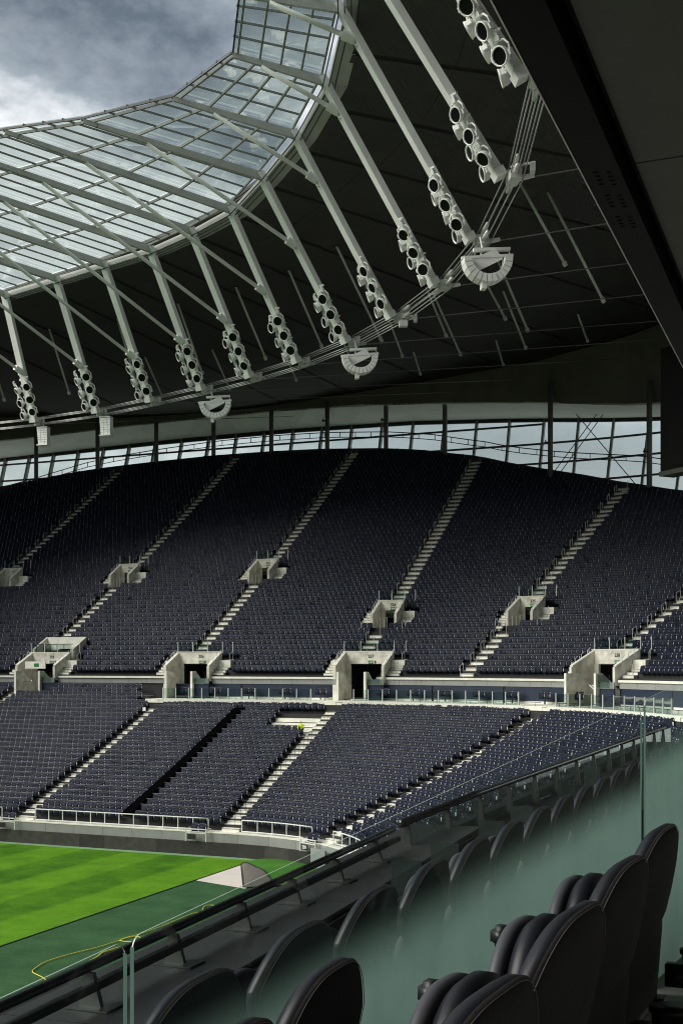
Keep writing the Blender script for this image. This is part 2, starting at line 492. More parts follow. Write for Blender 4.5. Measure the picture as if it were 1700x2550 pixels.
# bare slab with the turf peeled back
g = MB()
A_, B_, C_ = Vector((-33.9, 60.9, .010)), Vector((-33.9, 66.6, .010)), Vector((-30.2, 59.7, .010))
g.slab([A_, C_, C_ + Vector((.9, 3.4, 0)), B_ + Vector((1.3, 0, 0)), B_], (0, 0, 1), .02)
tag(g.build('floor_slab', M_SLAB), 'bare white floor slab uncovered beside the peeled-back turf', 'floor slab')
roll = thing('turf_mat', 'bright green turf mat folded back in the corner of the pitch surround', 'turf mat', (-31.6, 65.2, 0))
V1, V2, V3 = Vector((-33.9, 66.5, 0)), Vector((-30.35, 59.8, 0)), Vector((-28.9, 60.9, 0))
nu, nv = 20, 8
def bez(a, b, c, t): return a * (1 - t) ** 2 + b * 2 * t * (1 - t) + c * t * t
fold, grd, bck = [], [], []
for i in range(nu + 1):
    t = i / nu
    f_ = V1.lerp(V3, t) + Vector((.9, .55, 0)) * math.sin(math.pi * t) * .16
    f_.z = .06 + .40 * math.sin(math.pi * t) ** .6 * (1 - .35 * t) + .04 * math.sin(13 * t)
    fold.append(f_)
    q = V1.lerp(V2, t / .72) if t < .72 else V2.lerp(V3, (t - .72) / .28); q.z = .035
    grd.append(q)
    b_ = bez(Vector((-33.75, 68.9, 0)), Vector((-28.6, 70.0, 0)), Vector((-27.2, 62.6, 0)), t); b_.z = .03
    bck.append(b_)
off_ = Vector((-31.6, 65.2, 0))
def sheet(A, B, sag, m, nm):
    vs = []
    for i in range(nu + 1):
        for j in range(nv + 1):
            t = j / nv
            p = A[i].lerp(B[i], t); p.z += sag * math.sin(math.pi * t) * (A[i].z + B[i].z)
            vs.append(p - off_)
    fs = [(i * (nv + 1) + j, (i + 1) * (nv + 1) + j, (i + 1) * (nv + 1) + j + 1, i * (nv + 1) + j + 1) for i in range(nu) for j in range(nv)]
    g = MB(); g.add(vs, fs); return g.build(nm, m, roll, True)
sheet(fold, bck, .5, M_TURFL, 'turf_top')
sheet(grd, fold, .15, M_TURFB, 'turf_underside')
e_ = MB(); e_.tube([p - off_ for p in fold], .055, 5); e_.tube([p - off_ for p in grd], .05, 5); e_.build('turf_edge', M_BLACK, roll)

hose = [(-28.3, 38.9), (-28.85, 39.62), (-29.90, 40.27), (-30.21, 40.90), (-30.44, 41.96), (-30.25, 43.46), (-29.88, 44.89), (-29.71, 46.52), (-29.51, 47.30), (-29.03, 47.03), (-28.94, 46.38),
        (-29.66, 46.3), (-29.75, 46.9), (-29.56, 47.75), (-29.49, 49.76), (-29.57, 52.39), (-29.40, 53.30), (-29.90, 54.55), (-29.49, 54.84), (-28.90, 54.08), (-28.5, 53.2)]
def smooth_curve(pts, n=5):
    out = []
    P = [np.array(p, float) for p in pts]
    for i in range(len(P) - 1):
        p0, p1, p2, p3 = P[max(i - 1, 0)], P[i], P[i + 1], P[min(i + 2, len(P) - 1)]
        for k in range(n):
            t = k / n
            out.append(.5 * ((2 * p1) + (-p0 + p2) * t + (2 * p0 - 5 * p1 + 4 * p2 - p3) * t * t + (-p0 + 3 * p1 - 3 * p2 + p3) * t ** 3))
    out.append(P[-1])
    return out
g = MB(); g.tube([(p[0], p[1], .045) for p in smooth_curve(hose)], .021, 6)
tag(g.build('hose', M_HOSE, smooth=True), 'long yellow hose lying in loops on the green pitch surround', 'hose')
g = MB(); g.tube([(p[0], p[1], .04) for p in smooth_curve([(-28.6, 40.2), (-28.75, 41.9), (-28.9, 43.3), (-29.15, 44.2), (-28.95, 45.4), (-28.6, 46.2)])], .035, 6)
tag(g.build('hose', M_HOSE, smooth=True), 'short branch of yellow hose inside the loop of the long one', 'hose')

# ------------------------------------------------------------------ boundary wall of the pitch
U_STR = list(np.arange(-80, -1, 2.0)) + [0] + list(range(3, 88, 3))
wall = thing('pitch_wall', 'low dark board wall with grey parapet round the end of the pitch', 'wall', (CX, 69.1, 0))
def ribbon(name, u0, u1, r, z0, z1, th, m, parent, outward=True):
    k = max(1, int(abs(arc(u0, u1, r)) / 1.2)) if u1 > 0 else 1
    us = [u0 + (u1 - u0) * i / k for i in range(k + 1)]
    g = MB()
    for a, b in zip(us[:-1], us[1:]):
        p, q = plan(a, r)[0], plan(b, r)[0]
        p2, q2 = plan(a, r + th)[0], plan(b, r + th)[0]
        g.add([(p.x, p.y, z0), (q.x, q.y, z0), (q.x, q.y, z1), (p.x, p.y, z1), (p2.x, p2.y, z0), (q2.x, q2.y, z0), (q2.x, q2.y, z1), (p2.x, p2.y, z1)],
              [(0, 1, 2, 3), (5, 4, 7, 6), (3, 2, 6, 7), (1, 0, 4, 5)] + ([(4, 0, 3, 7)] if a == us[0] else []) + ([(1, 5, 6, 2)] if b == us[-1] else []))
    off = parent.location if parent else Vector((0, 0, 0))
    for i, v in enumerate(g.v): g.v[i] = (v[0] - off.x, v[1] - off.y, v[2] - off.z)
    return g.build(name, m, parent)
RW = 69.1 - CY
pos = -70.0
while True:
    end = pos + 2.0
    u0, u1 = arc_to_u(pos, RW), arc_to_u(end, RW)
    if u1 > 80: break
    if u0 < 0 < u1: u1 = 0.0; end = 0.0
    ribbon('board', u0, u1 - (.006 if u1 <= 0 else .03), RW, 0, .86, .1, random.choice([M_BOARD, M_BOARD, M_BOARD2]), wall)
    pos = end
pos = -70.0
while True:
    end = pos + 2.3
    u0, u1 = arc_to_u(pos, RW + .25), arc_to_u(end, RW + .25)
    if u1 > 80: break
    if u0 < 0 < u1: u1 = 0.0; end = 0.0
    ribbon('parapet_panel', u0, u1 - (.02 if u1 <= 0 else .08), RW + .12, .87, 1.44, .16, M_GREYC, wall)
    pos = end
ribbon('coping', -70, 80, RW + .10, 1.445, 1.51, .22, M_STEP, wall)

# ------------------------------------------------------------------ terraces
def in_vom(u, s, r, grow=0.0, which=None):
    for k, uc, hw, s0, s1, num in VOMS:
        if which and k != which: continue
        if s0 - .3 <= s <= s1 + .1 and abs(arc(uc, u, r)) < hw + grow: return True
    return False

def terrace(name, label, r0, zf, nrow_f, us, hole=None):
    root = thing(name, label, 'terrace', (CX, CY + r0, 0))
    g = MB()
    for a, b in zip(us[:-1], us[1:]):
        um = (a + b) / 2
        n = nrow_f(um)
        for i in range(n):
            s = i * TREAD
            if hole and hole(um, s + .39, r0 + s + .39): continue
            z = zf(s); zn = zf(s + TREAD)
            p, q = plan(a, r0 + s)[0], plan(b, r0 + s)[0]
            p2, q2 = plan(a, r0 + s + TREAD)[0], plan(b, r0 + s + TREAD)[0]
            zlow = zf(s - TREAD) if i else z - .42
            g.add([(p.x, p.y, zlow), (q.x, q.y, zlow), (q.x, q.y, z), (p.x, p.y, z), (q2.x, q2.y, z), (p2.x, p2.y, z), (p2.x, p2.y, zn), (q2.x, q2.y, zn)],
                  [(0, 1, 2, 3), (3, 2, 4, 5)] + ([(5, 4, 7, 6)] if (hole and hole(um, s + TREAD + .39, r0 + s + TREAD)) else []))
    for i, v in enumerate(g.v): g.v[i] = (v[0] - CX, v[1] - CY - r0, v[2])
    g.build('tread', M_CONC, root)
    return root
def breaks(r):
    us = set(float(x) for x in np.arange(-82, 0, 1.5)) | {0.0} | set(float(x) for x in np.arange(1.5, 88, 1.5))
    for k, uc, hw, s0, s1, num in VOMS:
        rr = r + (s0 + s1) / 2
        for sgn in (-1, 1):
            us.add(uc + sgn * hw if uc <= 0 else uc + math.degrees(sgn * hw / rr))
    return sorted(us)
UPLAT = uX(-53.7)
def nrow_low(u): return 26 if u < UPLAT - 1.2 else 22
def nrow_up(u): return int(smax(u) / TREAD) + 1
lower_terrace = terrace('lower_terrace', 'concrete terrace under the lower tier of seats, coloured dark as shade between rows', RL0, zl, nrow_low, breaks(RL0))
upper_terrace = terrace('upper_terrace', 'concrete terrace under the steep upper tier of seats, coloured dark as shade between rows', RU0, zu, nrow_up, breaks(RU0), lambda u, s, r: in_vom(u, s, r))

# front walkway of the lower tier
ribbon('walkway', -80, 84, RW + .28, 1.30, 1.50, 0.95, M_VOM, lower_terrace)
# platform of the middle level
plat = thing('viewing_platform', 'accessible viewing platform between the tiers with dark blue back wall', 'platform', (CX, CY + RU0, 9.6))
RP0 = RL0 + 22 * TREAD
def plat_rib(name, u0, u1, r, z0, z1, th, m): return ribbon(name, u0, u1, r, z0, z1, th, m, plat)
plat_rib('platform_floor', UPLAT + .2, 84, RP0 - .02, 9.20, 9.45, RU0 - RP0 + .02, M_STEP)
plat_rib('platform_edge', UPLAT + .2, 84, RP0 - .12, 9.16, 9.47, .097, M_STEP)
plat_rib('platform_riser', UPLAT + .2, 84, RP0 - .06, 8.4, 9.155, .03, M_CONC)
segs = [(UPLAT + .4, -11.0), (-10.8, -2.1), (2.2, 10.2), (10.5, 21), (21.3, 32.0), (40.0, 49), (49.3, 60), (60.3, 72), (72.3, 84)]
for a, b in segs:
    plat_rib('blue_panel', a, b, RU0 - .06, 9.455, 10.68, .06, M_BLUE)
    plat_rib('skirting', a, b, RU0 - .085, 9.455, 9.64, .022, M_STEP)
uedges = [-80.0] + sorted(sum([[uc - (hw + .1 if uc <= 0 else math.degrees((hw + .1) / RU0)), uc + (hw + .1 if uc <= 0 else math.degrees((hw + .1) / RU0))] for k, uc, hw, a, b, n in VOMS if k == 'big'], [])) + [84.0]
for a, b in zip(uedges[0::2], uedges[1::2]):
    plat_rib('ledge_coping', a, b, RU0 - .22, 11.14, 11.30, .30, M_STEP)
    a_m, b_m = (a if a <= 0 else R(a) * RU0), (b if b <= 0 else R(b) * RU0)
    cuts = [a_m + (b_m - a_m) * q / max(1, round((b_m - a_m) / 1.95)) for q in range(max(1, round((b_m - a_m) / 1.95)) + 1)]
    for c0, c1 in zip(cuts[:-1], cuts[1:]):
        if c0 < 0 < c1: parts_ = [(c0, 0.0), (0.0, c1)]
        else: parts_ = [(c0, c1)]
        for d0, d1 in parts_:
            if d1 - d0 > .05: plat_rib('fascia_panel', arc_to_u(d0 + .008, RU0), arc_to_u(d1 - .008, RU0), RU0 - .10, 10.70, 11.13, .098, M_GREYC)
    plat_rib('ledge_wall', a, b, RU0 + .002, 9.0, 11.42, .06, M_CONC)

# ------------------------------------------------------------------ outer building: roof, windows
OUT = [(-125, 122), (-100.9, 131.1), (-85, 135), (-72.8, 136.3), (-64.6, 135.5), (-57.3, 133.9), (-51.7, 132.6), (-40, 129.5), (-29.1, 126), (-18.8, 119.8), (-15, 116.4), (-2, 104), (10, 88), (20, 65), (26, 30)]
OUTZ = [(-125, 40), (-100.9, 41.8), (-85, 43.2), (-72.8, 43.7), (-64.6, 43.6), (-57.3, 43.1), (-51.7, 42.75), (-40, 41.4), (-29.1, 39.9), (-18.8, 37.6), (-15, 36.8), (26, 36)]
BN = [(-66.28, 89.48), (-58.9, 88.2), (-52.3, 86.1), (-46.3, 83.9), (-40.9, 81.6), (-35.76, 78.9), (-30.45, 75.2), (-25.66, 70.8), (-21.16, 65.62), (-17.25, 59.46), (-13.78, 52.19), (-10.72, 43.71)]
TN = [(-66.66, 85.75, 44.6), (-59.8, 83.6, 44.5), (-53.75, 81.4, 44.3), (-48.1, 79.1, 44.0), (-43.4, 77.0, 44.05), (-38.9, 74.4, 44.05), (-34.48, 70.2, 44.15), (-30.38, 66.4, 44.6), (-26.51, 61.8, 45.08), (-23.21, 56.12, 45.6), (-20.4, 48.9, 45.7), (-17.9, 40.6, 45.7)]
IN = [(-73.8, 61.6, 45.5), (-68.2, 61.5, 45.5), (-62.8, 61.4, 45.5), (-57.6, 61.3, 45.45), (-52.6, 61.2, 45.4), (-47.51, 61.19, 45.33), (-41.9, 61.35, 45.1), (-35.75, 61.47, 45.4), (-30.52, 58.87, 45.75), (-27.4, 53.6, 45.7), (-25.2, 46.6, 45.7), (-23.2, 38.5, 45.7)]
MN = [(-66.46, 87.76, 37.93), (-59.04, 86.3, 37.4), (-52.85, 84.4, 37.1), (-46.85, 82.0, 37.1), (-41.75, 79.85, 37.75), (-37.2, 76.9, 38.5), (-32.75, 72.6, 39.85), (-29.1, 67.75, 41.8), (-25.75, 62.35, 43.0), (-22.4, 56.6, 43.7)]
DN = [.55, .56, .57, .575, .62, .665, .655, .675, .686, .7]
TOPZ = 44.9
def seg_hit(p, d):
    """where the ray p + t d (2D) meets the outer edge polyline"""
    for (ax, ay), (bx, by) in zip(OUT[:-1], OUT[1:]):
        ex, ey = bx - ax, by - ay
        den = d[0] * ey - d[1] * ex
        if abs(den) < 1e-9: continue
        t = ((ax - p[0]) * ey - (ay - p[1]) * ex) / den
        s = ((ax - p[0]) * d[1] - (ay - p[1]) * d[0]) / den
        if t > 0 and -1e-6 <= s <= 1 + 1e-6: return Vector((ax + ex * s, ay + ey * s, 0))
    return Vector((p[0] + d[0] * 50, p[1] + d[1] * 50, 0))
roof = thing('stadium_roof', 'dark panelled roof canopy over the stand with brown fascia', 'roof', (-40, 100, TOPZ))
def rel(p, root): return Vector(p) - root.location
BEAR = [-4, 0, 4, 9, 14, 20, 28, 36.5, 45, 53, 58.5, 63, 67, 71]          # bearings of the joints between bays
mids = []
for i in range(13):
    if i == 0: p = (TN[0][0] * 1.5 - TN[1][0] * .5 , TN[0][1] * 1.5 - TN[1][1] * .5)
    elif i == 12: p = (TN[11][0] * 1.5 - TN[10][0] * .5, TN[11][1] * 1.5 - TN[10][1] * .5)
    else: p = ((TN[i - 1][0] + TN[i][0]) / 2, (TN[i - 1][1] + TN[i][1]) / 2)
    mids.append(p)
# two further bays on the left, outside the picture but still roof
mids = [(-84.5, 86.9), (-77.3, 87.0)] + mids
BEAR = [-12, -8] + BEAR
NB = len(mids)
outs = []
for k in range(NB):
    b = R(BEAR[k]); outs.append(seg_hit(mids[k], (math.sin(b), math.cos(b))))
for k in range(NB - 1):
    a0, a1 = Vector((*mids[k], TOPZ)), Vector((*mids[k + 1], TOPZ))
    a0 = a0 + Vector((math.sin(R(BEAR[k])), math.cos(R(BEAR[k])), 0)) * 1.3; a1 = a1 + Vector((math.sin(R(BEAR[k + 1])), math.cos(R(BEAR[k + 1])), 0)) * 1.3
    b0, b1 = Vector((outs[k].x, outs[k].y, 44.5)), Vector((outs[k + 1].x, outs[k + 1].y, 44.5))
    b0 = b0 + (b0 - a0).normalized() * 3.0; b1 = b1 + (b1 - a1).normalized() * 3.0; b0.z = b1.z = 44.5
    ln = ((b0 - a0).length + (b1 - a1).length) / 2
    n = max(3, int(ln / 5.5))
    for j in range(n):
        t0, t1 = j / n + .04 / ln, (j + 1) / n
        c = [a0.lerp(b0, t0), a1.lerp(b1, t0), a1.lerp(b1, t1), a0.lerp(b0, t1)]
        sv = (c[1] - c[0]).normalized() * .23
        c = [c[0] + sv, c[1] - sv, c[2] - sv, c[3] + sv]
        dz = random.uniform(-.012, .012)
        c = [rel(q + Vector((0, 0, dz)), roof) for q in c]
        MB().slab(c, (0, 0, 1), .08).build('ceiling_panel', M_CEIL, roof)
    MB().bar(rel(a0 + Vector((0, 0, .13)), roof), rel(b0 + Vector((0, 0, .13)), roof), .5, .1).build('joint_channel', M_BLACK, roof)
    MB().slab([rel(q + Vector((0, 0, .14)), roof) for q in (a0, a1, b1, b0)], (0, 0, 1), .25).build('roof_deck', M_DARK, roof)
    # gutter between dark roof and glass
# fascia and pale soffit
def wintop(x): return interp(x, [(-120, 40.4), (-106, 40.9), (-82, 41.5), (-64, 41.7), (-48, 41.5), (-33, 40.7), (-19.6, 39.4), (5, 37.5), (40, 36)])
RWIN = RU0 + 45.0
def winpt(u, z, lean0=33.0):
    p, rz = plan(u, RWIN + (z - lean0) * .32)
    return Vector((p.x, p.y, z))
for (ax, ay), (bx, by) in zip(OUT[:-1], OUT[1:]):
    n = max(1, int(math.hypot(bx - ax, by - ay) / 6))
    for j in range(n):
        x0, y0 = ax + (bx - ax) * j / n, ay + (by - ay) * j / n
        x1, y1 = ax + (bx - ax) * (j + 1) / n, ay + (by - ay) * (j + 1) / n
        z0, z1 = interp(x0, OUTZ), interp(x1, OUTZ)
        nn = Vector((by - ay, -(bx - ax), 0)).normalized() * -1
        if nn.dot(Vector((CX - x0, CY - y0, 0))) > 0: nn = -nn
        q = [rel((x0, y0, z0), roof), rel((x1, y1, z1), roof), rel((x1, y1, 44.9), roof), rel((x0, y0, 44.9), roof)]
        MB().slab(q, nn, .2).build('fascia_panel', M_FASCIA, roof)
# edge bead and small brackets below the ceiling edge
g = MB(); g.tube([rel((x, y, 44.30), roof) - Vector((0, .5, 0)) for x, y in OUT[1:-2]], .07, 5); g.build('cable_tray', M_BLACK, roof)
soff = MB()
ulist = list(np.arange(-80, 0, 4.0)) + [0] + list(np.arange(4, 61, 4.0))
def out_at(u):
    p, rz = plan(u, 0); a = R(max(u, 0))
    q = seg_hit((p.x if u > 0 else CX + u, CY + 5), (math.sin(a), math.cos(a)))
    return Vector((q.x, q.y, interp(q.x, OUTZ)))
for a, b in zip(ulist[:-1], ulist[1:]):
    pa, pb = out_at(a), out_at(b)
    wa = winpt(a, 41); wa.z = wintop(wa.x); wb = winpt(b, 41); wb.z = wintop(wb.x)
    wa = winpt(a, wa.z + .25); wb = winpt(b, wb.z + .25)
    soff.slab([rel(p_, roof) for p_ in (pa, pb, wb, wa)], (0, 0, 1), .15)
soff.build('pale_soffit', M_SOFFIT, roof)
# the rest of the canopy, behind and beside the camera
rest = MB()
inner_l = [(-66.66, 85.75), (-77, 86.5), (-92, 84), (-106, 74), (-115, 60), (-121, 40), (-123, 9), (-121, -25), (-110, -52), (-92, -66), (-70, -70), (-48, -66), (-30, -52), (-19, -25), (-16, 9), (-17.9, 40.6)]
outer_l = [(-72, 136), (-100, 131), (-125, 122), (-145, 105), (-158, 80), (-166, 45), (-168, 9), (-166, -30), (-150, -80), (-120, -110), (-70, -118), (-20, -110), (10, -80), (26, -30), (28, 9), (26, 32)]
for i in range(2, len(inner_l) - 1):
    a, b, c, d = inner_l[i], inner_l[i + 1], outer_l[i + 1], outer_l[i]
    c, d = [(-70 + (q[0] + 70) * 1.08, 9 + (q[1] - 9) * 1.08) for q in (c, d)]
    rest.slab([rel((*p, TOPZ), roof) for p in (a, b, c, d)], (0, 0, 1), .3)
i = 1
rest.slab([rel((*p, TOPZ), roof) for p in ((-84.5, 86.9), inner_l[2], (-70 + (outer_l[2][0] + 70) * 1.08, 9 + (outer_l[2][1] - 9) * 1.08), (-70 + (outs[0].x + 70) * 1.06, 9 + (outs[0].y - 9) * 1.06))], (0, 0, 1), .3)
rest.slab([rel((*p, TOPZ), roof) for p in (inner_l[-1], mids[-1], (outs[-1].x, outs[-1].y), outer_l[-1])], (0, 0, 1), .3)
rest.build('canopy_remainder', M_CEIL, roof)
# bowl and outer walls behind the camera (never in the picture, they close the place off)
bowl = MB()
low_l = [(-113, 60), (-112, 9), (-110, -45), (-70, -56), (-32, -45), (-27, 9), (-27, 40)]
mid_l = [(-150, 95), (-160, 9), (-145, -80), (-70, -110), (8, -80), (24, 9), (24, 45)]
for i in range(4):
    a, b, c, d = low_l[i], low_l[i + 1], mid_l[i + 1], mid_l[i]
    if i >= 4:
        zt = 8.0; c = ((b[0] + c[0]) / 2 - 2, (b[1] + c[1]) / 2); d = ((a[0] + d[0]) / 2 - 2, (a[1] + d[1]) / 2)
        c = (-6.5, c[1]); d = (-6.5, d[1])
    else: zt = 34
    bowl.slab([(a[0], a[1], 1.2), (b[0], b[1], 1.2), (c[0], c[1], zt), (d[0], d[1], zt)], (0, 0, -1), .4)
bowl_o = bowl.build('far_stands', M_SEATPAN)
tag(bowl_o, 'dark seating slopes of the other stands round the pitch', 'stand')
ow = MB()
for i in range(2, len(outer_l) - 1):
    a, b = outer_l[i], outer_l[i + 1]
    ow.slab([(a[0], a[1], 0), (b[0], b[1], 0), (b[0], b[1], 44.8), (a[0], a[1], 44.8)], (b[1] - a[1], a[0] - b[0], 0), .5)
tag(ow.build('outer_wall', M_FASCIA), 'plain outer wall closing the stadium behind the other stands', 'wall')

# glazed back wall above the top rows
win = thing('window_wall', 'long outward-leaning window wall above the top row of seats', 'window wall', (CX, CY + RWIN, 30))
step_u = []
pos = -76.0
while True:
    u = arc_to_u(pos, RWIN)
    if u > 46: break
    step_u.append(u); pos += 4.0
def zbot(u): return zu(smax(u)) - 2.2
for a, b in zip(step_u[:-1], step_u[1:]):
    za, zb2 = wintop(winpt(a, 40).x), wintop(winpt(b, 40).x)
    ba = min(zbot(a), zbot(b)) - 1
    levels = [ba] + [z for z in (25.7, 28.1, 30.5, 32.9, 35.3, 37.7, 40.1) if ba + .3 < z < min(za, zb2) - .3] + [None]
    for l0, l1 in zip(levels[:-1], levels[1:]):
        c = [winpt(a, l0), winpt(b, l0), winpt(b, l1 if l1 else zb2), winpt(a, l1 if l1 else za)]
        MB().slab([rel(p, win) for p in c], (0, -1, 0), .03).build('pane', M_WINGLASS, win)
        if l1: MB().bar(rel(winpt(a, l1), win), rel(winpt(b, l1), win), .16, .22).build('transom', M_DARK, win)
    MB().bar(rel(winpt(a, ba), win), rel(winpt(a, za + .3), win), .26, .55, up=(0, -1, 0)).build('mullion', M_MULL, win)
    MB().bar(rel(winpt(a, za + .1), win), rel(winpt(b, zb2 + .1), win), .3, .55).build('head_beam', M_DARK, win)
# diagonal brace rods in the right-hand bays
g = MB()
for ua, za_, ub, zb_ in ((2.5, 29.2, 8.6, 40.3), (3.1, 29.2, 9.2, 40.3), (14.5, 27.5, 6.3, 40.4)):
    pa, pb = plan(ua, RWIN - 4)[0], plan(ub, RWIN - 2)[0]
    g.tube([rel((pa.x, pa.y, za_), win), rel((pb.x, pb.y, zb_), win)], .05, 6)
g.build('brace_rod', M_DARK, win)
# round posts at the top row
for x, y in [(-104.5, 127.8), (-96.2, 130.3), (-88.08, 132.2), (-79.84, 133.0), (-71.97, 133.6), (-63.86, 133.3), (-56.37, 133.1), (-48.53, 132.1), (-40.79, 130.2), (-27.3, 123.3), (-16.41, 116.7)]:
    u = uX(x) if x < CX else math.degrees(math.atan2(x - CX, y - CY))
    r = (y - CY) if x < CX else math.hypot(x - CX, y - CY)
    zb_ = zu(r - RU0) - 1.6
    i_ = len([o for o in bpy.data.objects if o.name.startswith('roof_post')])
    if i_ < 9: lb = 'tall grey roof post before the windows, %s from the left' % ['first', 'first inside the frame', 'second', 'third', 'fourth', 'fifth', 'sixth', 'seventh', 'eighth'][i_]
    else: lb = ['tall grey roof post standing clear of the others right of the window centre', 'tall grey roof post right beside the black video screen'][i_ - 9]
    if i_ == 0: continue_first = True
    t = thing('roof_post', lb if i_ else 'tall grey roof post just outside the left edge of the view', 'post', (x, y, zb_), group='roof posts before the window wall')
    zt_ = 43.6 if x < -45 else interp(x, OUTZ) + 2
    MB().tube([(0, 0, 0), (0, 0, zt_ - zb_)], .27, 12, caps=True).build('shaft', M_POST, t, True)
    MB().box((0, 0, .2), (1.3, .8, .14)).build('base_plate', M_GALV, t)
    MB().tube([(0, 0, 1.0), (0, 0, 1.35)], .34, 12).build('collar', M_GALV, t)
    if x > -60: MB().box((-.3, -.2, 5.2), (.5, .3, .16)).box((-.45, -.2, 5.35), (.1, .1, .3)).build('camera_bracket', M_DARK, t)
# concourse floor, low wall and railing behind the top row
conc = thing('upper_concourse', 'dark upper concourse behind the top row of seats', 'concourse', (CX, CY + RU0 + 40, 30))
gw, gf = MB(), MB()
uu = [u for u in list(np.arange(-80, 0, 2.0)) + [0] + list(np.arange(2, 50, 2.0))]
for a, b in zip(uu[:-1], uu[1:]):
    sa, sb = smax(a) + TREAD + .12, smax(b) + TREAD + .12
    za_, zb_ = zu(sa), zu(sb)
    p, q = plan(a, RU0 + sa)[0], plan(b, RU0 + sb)[0]
    P, Q = plan(a, RWIN + .5)[0], plan(b, RWIN + .5)[0]
    gw.slab([rel((p.x, p.y, za_ - 1.2), conc), rel((q.x, q.y, zb_ - 1.2), conc), rel((q.x, q.y, zb_ + .3), conc), rel((p.x, p.y, za_ + .3), conc)], (0, 1, 0), .12)
    gf.slab([rel((p.x, p.y, za_ - .6), conc), rel((q.x, q.y, zb_ - .6), conc), rel((Q.x, Q.y, zb_ - 2.2), conc), rel((P.x, P.y, za_ - 2.2), conc)], (0, 0, -1), .1)
gw.build('back_wall', M_DARK, conc); gf.build('concourse_floor', M_FLOORD, conc)
rail = thing('concourse_railing', 'dark two-bar railing running along the windows above the top row', 'railing', (CX, CY + RU0 + 42, 36))
g1, g2 = MB(), MB()
upts, lpts = [], []
for u in [x for x in np.arange(-78, 0, 2.0)] + [0] + list(np.arange(1.5, 45, 1.5)):
    p, rz = plan(u, RWIN - 1.2)
    zr = zu(smax(u) + 1.2) * 1.0 + interp(u, [(-80, .9), (-40, 1.55), (-15, 1.9), (0, 2.0), (12, 3.4), (45, 4.2)])
    upts.append(rel((p.x, p.y, zr + .55), rail)); lpts.append(rel((p.x, p.y, zr - .05), rail))
    MB().bar(rel((p.x, p.y, zr - .05), rail), rel((p.x, p.y, zr + .55), rail), .07, .07).build('upright', M_DARK, rail)
g1.tube(upts, .06, 5); g1.tube(lpts, .05, 5)
g1.build('bar', M_DARK, rail)

# ------------------------------------------------------------------ glass roof
gr = thing('glass_roof', 'glazed inner ring of the roof with grey rafters and glazing bars', 'glass roof', (-40, 66, 44.5))
GF = [0, .055, .30, .535, .77, 1.0]
ORD = ['first', 'second', 'third', 'fourth', 'fifth', 'sixth', 'seventh', 'eighth', 'ninth', 'tenth', 'eleventh', 'twelfth']
for i in range(12):
    a, b = Vector(IN[i]), Vector(TN[i])
    d = (b - a)
    MB().bar(rel(a - Vector((0, 0, .05)), gr), rel(b + d.normalized() * .3 - Vector((0, 0, .2)), gr), .15, .26, w2=.22, h2=.52).build('rafter', M_RAFTER, gr)
    MB().bar(rel(a - d.normalized() * .15 + Vector((0, 0, .02)), gr), rel(a + d.normalized() * .9 - Vector((0, 0, .1)), gr), .08, .10, w2=.16, h2=.24).build('rafter_tip', M_MULL, gr)
    if i == 11: break
    a2, b2 = Vector(IN[i + 1]), Vector(TN[i + 1])
    up = Vector((0, 0, .22))
    for k in range(len(GF)):
        p, q = a.lerp(b, GF[k]) + up * .6, a2.lerp(b2, GF[k]) + up * .6
        MB().bar(rel(p, gr), rel(q, gr), .10 if k else .09, .16 if k else .12).build('purlin', M_MULL if k else M_DARK, gr)
    for c in range(1, 4):
        p, q = a.lerp(a2, c / 4), b.lerp(b2, c / 4)
        ext = (p - q).normalized() * .08
        MB().bar(rel(p + up + ext, gr), rel(q + up, gr), .07, .11).build('glazing_bar', M_MULL, gr)
    for k in range(len(GF) - 1):
        for c in range(4):
            def gp(ff, cc): return a.lerp(b, ff).lerp(a2.lerp(b2, ff), cc) + up * 1.3
            f0, f1, c0, c1 = GF[k] + .002, GF[k + 1] - .002, c / 4 + .004, (c + 1) / 4 - .004
            MB().quad(rel(gp(f0, c0), gr), rel(gp(f0, c1), gr), rel(gp(f1, c1), gr), rel(gp(f1, c0), gr)).build('pane', M_ROOFGLASS, gr)
    # gutter with brackets at the outer edge
    o1 = (b - a).normalized() * .95; o2 = (b2 - a2).normalized() * .95
    p, q = b + o1 - Vector((0, 0, .05)), b2 + o2 - Vector((0, 0, .05))
    MB().bar(rel(p, gr), rel(q, gr), 1.05, .42).build('gutter', M_RAFTER, gr)
    g = MB()
    for w in (.25, .6, .95): g.tube([rel(p - o1 * w - Vector((0, 0, .55)), gr), rel(q - o2 * w - Vector((0, 0, .55)), gr)], .035, 5)
    g.build('edge_cable', M_DARK, gr)

